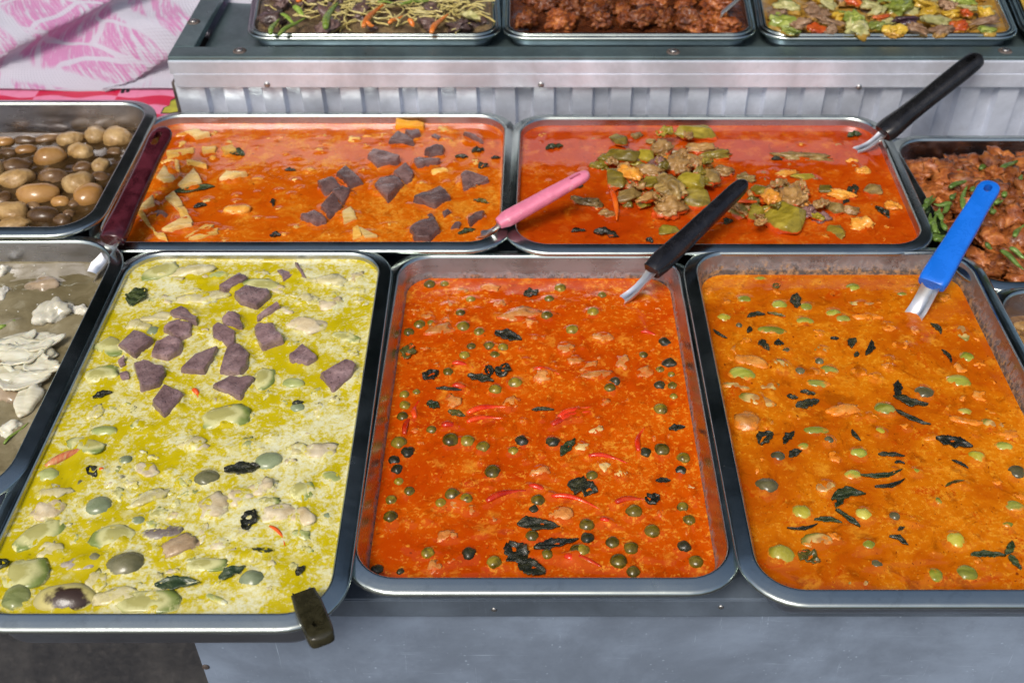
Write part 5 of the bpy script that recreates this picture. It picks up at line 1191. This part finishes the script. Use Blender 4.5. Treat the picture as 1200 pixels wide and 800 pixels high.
# half-hidden stew
p = TRAY['RF']
for x, y, rx, ry in [(1182,392,12,7),(1198,384,10,7),(1194,402,14,8),(1212,396,14,9)]:
    reg(blob(p, 'meat_piece', x, y, rx, ry, 10, FM['meat'], h=.5, amp=.25, amp2=.1), 'tan meat lump in the half-hidden brown stew', 'meat', x, y, 'RF', 'meat in the brown stew')
# shelf trays: noodles
p = TRAY['T1']; mound(p, 'stir_fry', 'dark bed of stir-fried sprouts and mushrooms', 'stir fry', FM['mass_t1'], -.006, .004)
rr = random.Random(11)
for i in range(74):
    u, v = rr.uniform(.05, .95), rr.uniform(.40, .97); w = inside(p, u, v); s = rr.uniform(.007, .014)
    o = blob_at('mushroom', (w.x, w.y, p.z - .004 + rr.uniform(-.003, .006)), s * 1.25, s * .9, s * .5, rr.uniform(0, 180), FM['shroom'], amp=.30, amp2=.1, sub=3, lobes=.45, sink=.4, tilt=(rr.uniform(-.5, .5), rr.uniform(-.5, .5)))
    shared(o, 'ruffled dark wood-ear mushroom piece in the stir-fried noodles', 'mushroom', 'mushrooms in the noodle tray')
def strand(rr, w, L, z0):
    an = rr.uniform(0, math.pi * 2); pts = []; c = Vector((w.x, w.y, z0)); k = rr.uniform(-1, 1) * 60
    for i in range(9):
        pts.append(c.copy()); c += Vector((math.cos(an), math.sin(an), rr.uniform(-.25, .22))) * (L / 8); an += k * L / 8 + rr.uniform(-.3, .3)
    return pts
V, Fc = [], []
for i in range(620):
    u = rr.uniform(.08, .93); v = rr.uniform(.42, .95)
    if not (.30 < u < .98) and rr.random() < .66: continue
    w = inside(p, u, v); pts = strand(rr, w, rr.uniform(.014, .038), p.z + .001 + rr.uniform(-.003, .007)); n = len(pts); b0 = len(V); R = rr.uniform(.0006, .00115)
    for j, c in enumerate(pts):
        t = (pts[min(j + 1, n - 1)] - pts[max(j - 1, 0)]).normalized(); a = Vector((0, 0, 1)).cross(t).normalized(); bb = t.cross(a)
        for q in range(6): V.append(c + a * math.cos(q * 1.0472) * R + bb * math.sin(q * 1.0472) * R - Vector(p.loc))
    for j in range(n - 1):
        for q in range(6):
            x, y = b0 + j * 6 + q, b0 + j * 6 + (q + 1) % 6; Fc.append((x, y, y + 6, x + 6))
o = mk('noodles', V, Fc, FM['noodle'], p.loc); tag(o, 'tangle of thin yellow noodle strands over the mushrooms', 'noodles', kind='stuff')
def strip(nm, lab, cat, mat, x0, y0, x1, y1, w, up, grp, tray):
    p.level = p.z; p.items = []
    o = chilli(p, x0, y0, x1, y1, w, FM[mat], nm, up, .06); reg(o, lab, cat, (x0 + x1) / 2, (y0 + y1) / 2, tray, grp)
t1 = Z(280, 0, 3.636)
for x0, y0, x1, y1, w in [(530,115,640,5,9),(820,140,895,60,9),(640,100,700,70,7),(725,85,745,115,8),(250,8,290,-6,8),(540,100,575,112,8)]:
    strip('carrot_strip', 'orange carrot strip in the noodle tray', 'carrot', 'carrot', *t1(x0, y0), *t1(x1, y1), w, .008, 'carrot strips in the noodle tray', 'T1')
for x0, y0, x1, y1, w in [(170,150,290,75,7),(370,120,425,10,11),(135,145,175,80,8),(690,20,845,0,5),(235,30,275,70,9),(590,10,700,18,4),(180,60,240,110,6)]:
    strip('scallion', 'green scallion piece in the noodle tray', 'scallion', 'scallion', *t1(x0, y0), *t1(x1, y1), w, .009, 'scallions in the noodle tray', 'T1')
tag(leaf(p, *t1(985, 75), 13, 6, -30, FM['veg_p'], up=.006, curl=.5), 'pale cabbage scrap at the right end of the noodle tray', 'cabbage')
# dark fried chicken
p = TRAY['T2']; mound(p, 'sauce', 'dark glossy sauce under the shelf tray of fried chicken', 'sauce', FM['mass_t2'], -.008, .003); rr = random.Random(21)
for i in range(11):
    for j in range(5):
        u, v = .05 + (i + rr.uniform(.1, .9)) / 11 * .88, .40 + (j + rr.uniform(.1, .9)) / 5 * .56
        w = inside(p, u, v); s = rr.uniform(.0105, .0165)
        o = blob_at('fried_chicken_piece', (w.x, w.y, p.z - .003 + rr.uniform(-.004, .006)), s * rr.uniform(1., 1.4), s, s * rr.uniform(.7, .95), rr.uniform(0, 180), FM['fried'], amp=.22, amp2=.12, sub=4, lobes=.4, sink=.4)
        shared(o, 'dark crusty fried chicken lump in the middle shelf tray', 'chicken', 'fried chicken lumps on the shelf')
# mixed vegetables
p = TRAY['T3']; mound(p, 'curry', 'brothy orange gravy among the mixed vegetables on the shelf', 'curry', FM['mass_t3'], -.007, .002); rr = random.Random(31); t3 = Z(880, 0, 3.75)
VG = {'veg': ('eggplant', 'green vegetable chunk in the mixed vegetable curry', 'vegetable'), 'veg_p': ('cabbage_piece', 'pale cabbage piece in the mixed vegetable curry', 'cabbage'), 'squash': ('squash_piece', 'yellow squash piece in the mixed vegetable curry', 'squash'), 'tomato': ('tomato_piece', 'red tomato piece in the mixed vegetable curry', 'tomato'), 'mince': ('meat_piece', 'brown meat scrap in the mixed vegetable curry', 'meat'), 'plum': ('eggplant_piece', 'dark purple vegetable piece in the mixed vegetable curry', 'vegetable')}
for x, y, rx, ry, ang, m in [(165,35,50,20,8,'veg_p'),(150,105,60,30,-15,'veg'),(175,140,40,18,-10,'veg'),(290,62,45,26,-10,'mince'),(280,15,60,14,30,'mince'),(290,135,55,28,0,'tomato'),(350,140,34,24,0,'mince'),(420,62,16,40,20,'veg'),(470,95,46,34,0,'veg'),(475,133,52,30,0,'veg_p'),(395,75,36,22,0,'squash'),(530,28,50,18,25,'veg_p'),(550,52,38,14,20,'veg_p'),(580,78,60,20,5,'tomato'),(555,118,40,22,0,'veg'),(630,135,42,24,0,'squash'),(640,38,52,40,-20,'veg'),(690,48,50,22,-20,'veg_p'),(680,92,58,22,5,'plum'),(760,22,52,26,10,'squash'),(775,60,40,24,0,'squash'),(815,92,60,26,8,'veg_p'),(730,135,56,26,0,'mince'),(830,138,44,18,30,'mince'),(910,125,56,28,0,'tomato'),(885,62,48,18,40,'squash'),(930,10,48,22,0,'veg'),(985,40,22,50,80,'veg_p'),(945,60,36,24,20,'tomato'),(1010,100,66,18,-10,'mince'),(1040,135,40,16,0,'veg'),(340,25,40,26,0,'veg_p'),(220,110,40,20,0,'mince'),(345,98,60,16,0,'mince'),(450,15,50,20,0,'tomato'),(430,-10,60,30,0,'mince'),(600,-6,60,30,0,'veg'),(840,-10,60,26,0,'veg_p'),(120,70,40,22,0,'mince'),(870,30,34,20,0,'mince'),(300,-12,50,30,0,'squash'),(700,-14,50,26,0,'veg'),(980,-14,50,26,0,'tomato'),(145,0,46,20,0,'veg'),(1030,60,30,24,0,'squash'),(600,100,26,16,0,'veg_p')]:
    px, py = t3(x, y); nm, base, cat = VG[m]; p.level = p.z - .003
    q_ = .74 if m == 'tomato' else 1.; o = blob(p, nm, px, py, rx / 3.75 * q_, ry / 3.75 * 1.15 * q_, ang + rr.uniform(-25, 25), FM[m], h=.42, amp=.42, amp2=.12 if m != 'mince' else .2, sink=.42, sub=4, up=.003 + rr.uniform(-.002, .004), lobes=.22 if m != 'mince' else .4, pw=.8, hf=.4, tilt=(rr.uniform(-.4, .4), rr.uniform(-.3, .3)))
    reg(o, base, cat, px, py, 'T3', 'vegetables and meat in the mixed curry')
p = TRAY['T4']; mound(p, 'minced_dish', 'crumbly yellow mince in the corner shelf tray', 'mince', FM['mass_t4'], .000, .004)
# small scraps half sunk everywhere in the gravies
def scraps(key, n, mats, name, lab, cat, grp, seed, box_, size=(3, 8), hh=.22):
    p = TRAY[key]; rr = random.Random(seed)
    for i in range(n):
        for _ in range(20):
            w = inside(p, rr.uniform(.05, .95), rr.uniform(.05, .95))
            d = w - CAM.to_2d()
            zz = Vector((w.x, w.y, p.level)) - CAM; ax = zz.y * _c - zz.z * _s
            px = CX + F * zz.x / ax; py = CY - F * (zz.y * _s + zz.z * _c) / ax
            if -30 < px < 1225 and all(math.hypot(w.x - x, w.y - y) > r + .006 for x, y, r in p.items) and rr.random() < box_(px, py): break
        else: continue
        rx = rr.uniform(*size); m = rr.choice(mats)
        o = blob(p, name, px, py, rx, rx * rr.uniform(.4, .8), rr.uniform(0, 180), FM[m], h=hh, amp=.42, amp2=.22, sink=.5, sub=3, lobes=.1)
        shared(o, lab, cat, grp)
scraps('M', 95, ['chick_m'], 'meat_shred', 'tiny sauce-coated meat shred half sunk in the red curry', 'chicken', 'meat shreds in the red curry', 1, lambda x, y: 1, (2, 6.5))
scraps('R', 60, ['chick_r'], 'meat_shred', 'tiny sauce-coated meat shred half sunk in the amber curry', 'meat', 'meat shreds in the amber curry', 2, lambda x, y: 1, (3, 9))
scraps('Y', 85, ['chick_y', 'chick_y', 'chick_yp', 'egg_y', 'half_y'], 'vegetable_scrap', 'small cream-coated scrap half sunk in the yellow curry', 'chicken', 'small scraps in the yellow curry', 3, lambda x, y: .25 + .75 * (y > 520) + .3 * (y < 360), (4, 13))
scraps('BL', 55, ['orange', 'bamboo'], 'bamboo_slice', 'small sauce-coated scrap half sunk in the orange curry', 'bamboo shoot', 'small scraps in the orange curry', 4, lambda x, y: 1, (2.5, 7))
scraps('BR', 40, ['orange', 'meat'], 'meat_shred', 'small sauce-coated scrap half sunk in the deep red curry', 'meat', 'small scraps in the deep red curry', 5, lambda x, y: .3 + .7 * (y > 190), (2, 6))
flush()
# ---------------------------------------------------------------- spoons and ladles
PL = {'maroon': plastic_mat('maroon_handle', (.060, .010, .016), .16, .45), 'pink': plastic_mat('pink_handle', (.70, .20, .30), .38, .10, (.74, .46, .46), .3), 'black': plastic_mat('black_handle', (.010, .010, .012), .24, .3),
      'blue': plastic_mat('blue_handle', (.008, .14, .62), .26, .08, None, .05), 'olive': plastic_mat('olive_handle', (.030, .027, .013), .18, .4), 'black2': plastic_mat('satin_black_handle', (.010, .010, .011), .25, .2)}
def spoon(label, mat, foot, neck, tip, prof, wpx, hole=None, shaft_w=(9, 11), up=Vector((0, 0, 1)), hole_w=.35, cat='spoon', dish=.3, sag=0., ex=2.6, bend=.004):
    """foot, neck, tip: (px, py, z) where the steel meets the food, where the grip starts, where it ends"""
    a, b, c = P(*foot), P(*neck), P(*tip); m = mpp(b)
    print(label[:30], 'grip', round((c - b).length, 3), 'tilt', round(math.degrees(math.asin((c.z - b.z) / (c - b).length)), 1))
    r = empty('spoon', a); tag(r, label, cat, 'serving spoons and ladles')
    handle_mesh('handle', b, c, [(t, w * wpx * m, h * wpx * m) for t, w, h in prof], mat, r, hole=hole, up=up, hole_w=hole_w, sag=sag, ex=ex)
    r['t'] = math.degrees(math.asin((c.z - b.z) / (c - b).length)); del r['t']
    d0 = (a - b); inn = b + (c - b).normalized() * .006
    under = a + d0.normalized() * .018 - Vector((0, 0, .004))
    pts = [inn, b] + [b.lerp(a, t) - Vector((0, 0, bend * math.sin(math.pi * t))) for t in (.25, .5, .75)] + [a, under]
    w0, w1 = shaft_w[0] * m, shaft_w[1] * m
    shaft_mesh('shaft', pts, [w0 * .9, w0, w0 + (w1 - w0) * .2, w0 + (w1 - w0) * .5, w0 + (w1 - w0) * .8, w1, w1 * 1.05], STEEL_SPOON, r, up=up, dish=dish)
zY, zM, zR, zBL, zBR, zLF = [TRAY[k].level for k in ('Y', 'M', 'R', 'BL', 'BR', 'LF')]
spoon('ladle with a mottled maroon handle resting between the left trays', PL['maroon'], (111, 314, zLF + .008), (131, 282, RIM + .013), (193, 150, RIM + .045),
      [(0, .95, .62), (.06, 1.06, .66), (.3, .92, .60), (.72, .86, .50), (.9, .98, .44), (1, .86, .36)], 30, (.80, .935), (22, 25), hole_w=.30, cat='ladle', dish=.5)
spoon('spoon with a chalky pink plastic handle bridging the two back curry trays', PL['pink'], (563, 274, zBL + .002), (584, 262, RIM + .012), (690, 203, RIM + .040),
      [(0, .7, .55), (.10, 1.05, .75), (.5, .95, .7), (.85, .85, .6), (1, .75, .5)], 21, (.80, .92), (14, 14), hole_w=.22)
spoon('spoon with a glossy black ridged handle standing in the red curry', PL['black'], (730, 351, zM + .001), (763, 318, RIM + .004), (874, 213, RIM + .042),
      [(0, .95, .75), (.10, 1.1, .82), (.45, .95, .72), (.85, .86, .66), (1, .8, .55)], 24, None, (15, 17), dish=.4, ex=3.4)
spoon('spoon with a thick black handle leaning from the pumpkin curry against the shelf', PL['black2'], (1004, 176, zBR + .001), (1034, 157, RIM + .012), (1149, 66, RIM + .072),
      [(0, 1., .75), (.05, 1.15, .82), (.28, .98, .74), (.40, .96, .7), (.8, 1.0, .72), (1, .98, .6)], 25, (.86, .95), (13, 14), hole_w=.3)
spoon('ladle with a bright blue plastic handle standing in the amber curry', PL['blue'], (1072, 368, zR + .002), (1091, 334, RIM + .006), (1163, 214, RIM + .045),
      [(0, 1.05, .5), (.05, 1.12, .55), (.5, .98, .5), (.82, .88, .44), (.93, .92, .42), (1, .86, .34)], 30, (.875, .945), (22, 23), hole_w=.34, cat='ladle', dish=.55, ex=4.)
spoon('spoon with a stubby olive-brown handle hanging over the yellow curry near rim', PL['olive'], (353, 692, zY + .001), (356, 697, RIM + .006), (379, 752, RIM + .016),
      [(0, .9, .45), (.3, 1., .5), (.75, .98, .5), (1, .86, .5)], 33, (.66, .78), (20, 22), hole_w=.3, ex=6.)
TT = TRAY['T2']; TT_z = TT.z
spoon('polished steel spoon handle sticking out of the shelf fried chicken', STEEL_SPOON, (841, 27, TT_z - .002), (846, 16, TT_z + .010), (878, -12, TT_z + .040),
      [(0, .9, .4), (.5, 1., .35), (1, 1.1, .3)], 10, None, (8, 8), dish=.2)
# ---------------------------------------------------------------- liquids last: they rise round what floats in them
make_broth(TRAY['M'], 'curry', 'oily orange-red curry gravy in the tray with pea eggplants', 'curry', BM['M'], .0004)
make_broth(TRAY['R'], 'curry', 'amber curry gravy with red oil streaks and round green eggplants', 'curry', BM['R'], .0004)
make_broth(TRAY['Y'], 'curry', 'pale yellow-green coconut curry with curdled cream and yellow oil', 'curry', BM['Y'], .0008, .0006)
make_broth(TRAY['BL'], 'curry', 'orange curry gravy around bamboo slices in the back left tray', 'curry', BM['BL'], .00035)
make_broth(TRAY['BR'], 'curry', 'deep red oily curry gravy around the heap of pumpkin and meat', 'curry', BM['BR'], .00028)
make_broth(TRAY['LB'], 'broth', 'thin dark brown broth around the tofu balls', 'broth', BM['LB'])
make_broth(TRAY['LF'], 'soup', 'clear greyish-brown soup around the wontons', 'soup', BM['LF'])
make_broth(TRAY['RF'], 'stew', 'brown stew gravy in the half-hidden tray at the right edge', 'stew', BM['RF'], .001, .002)
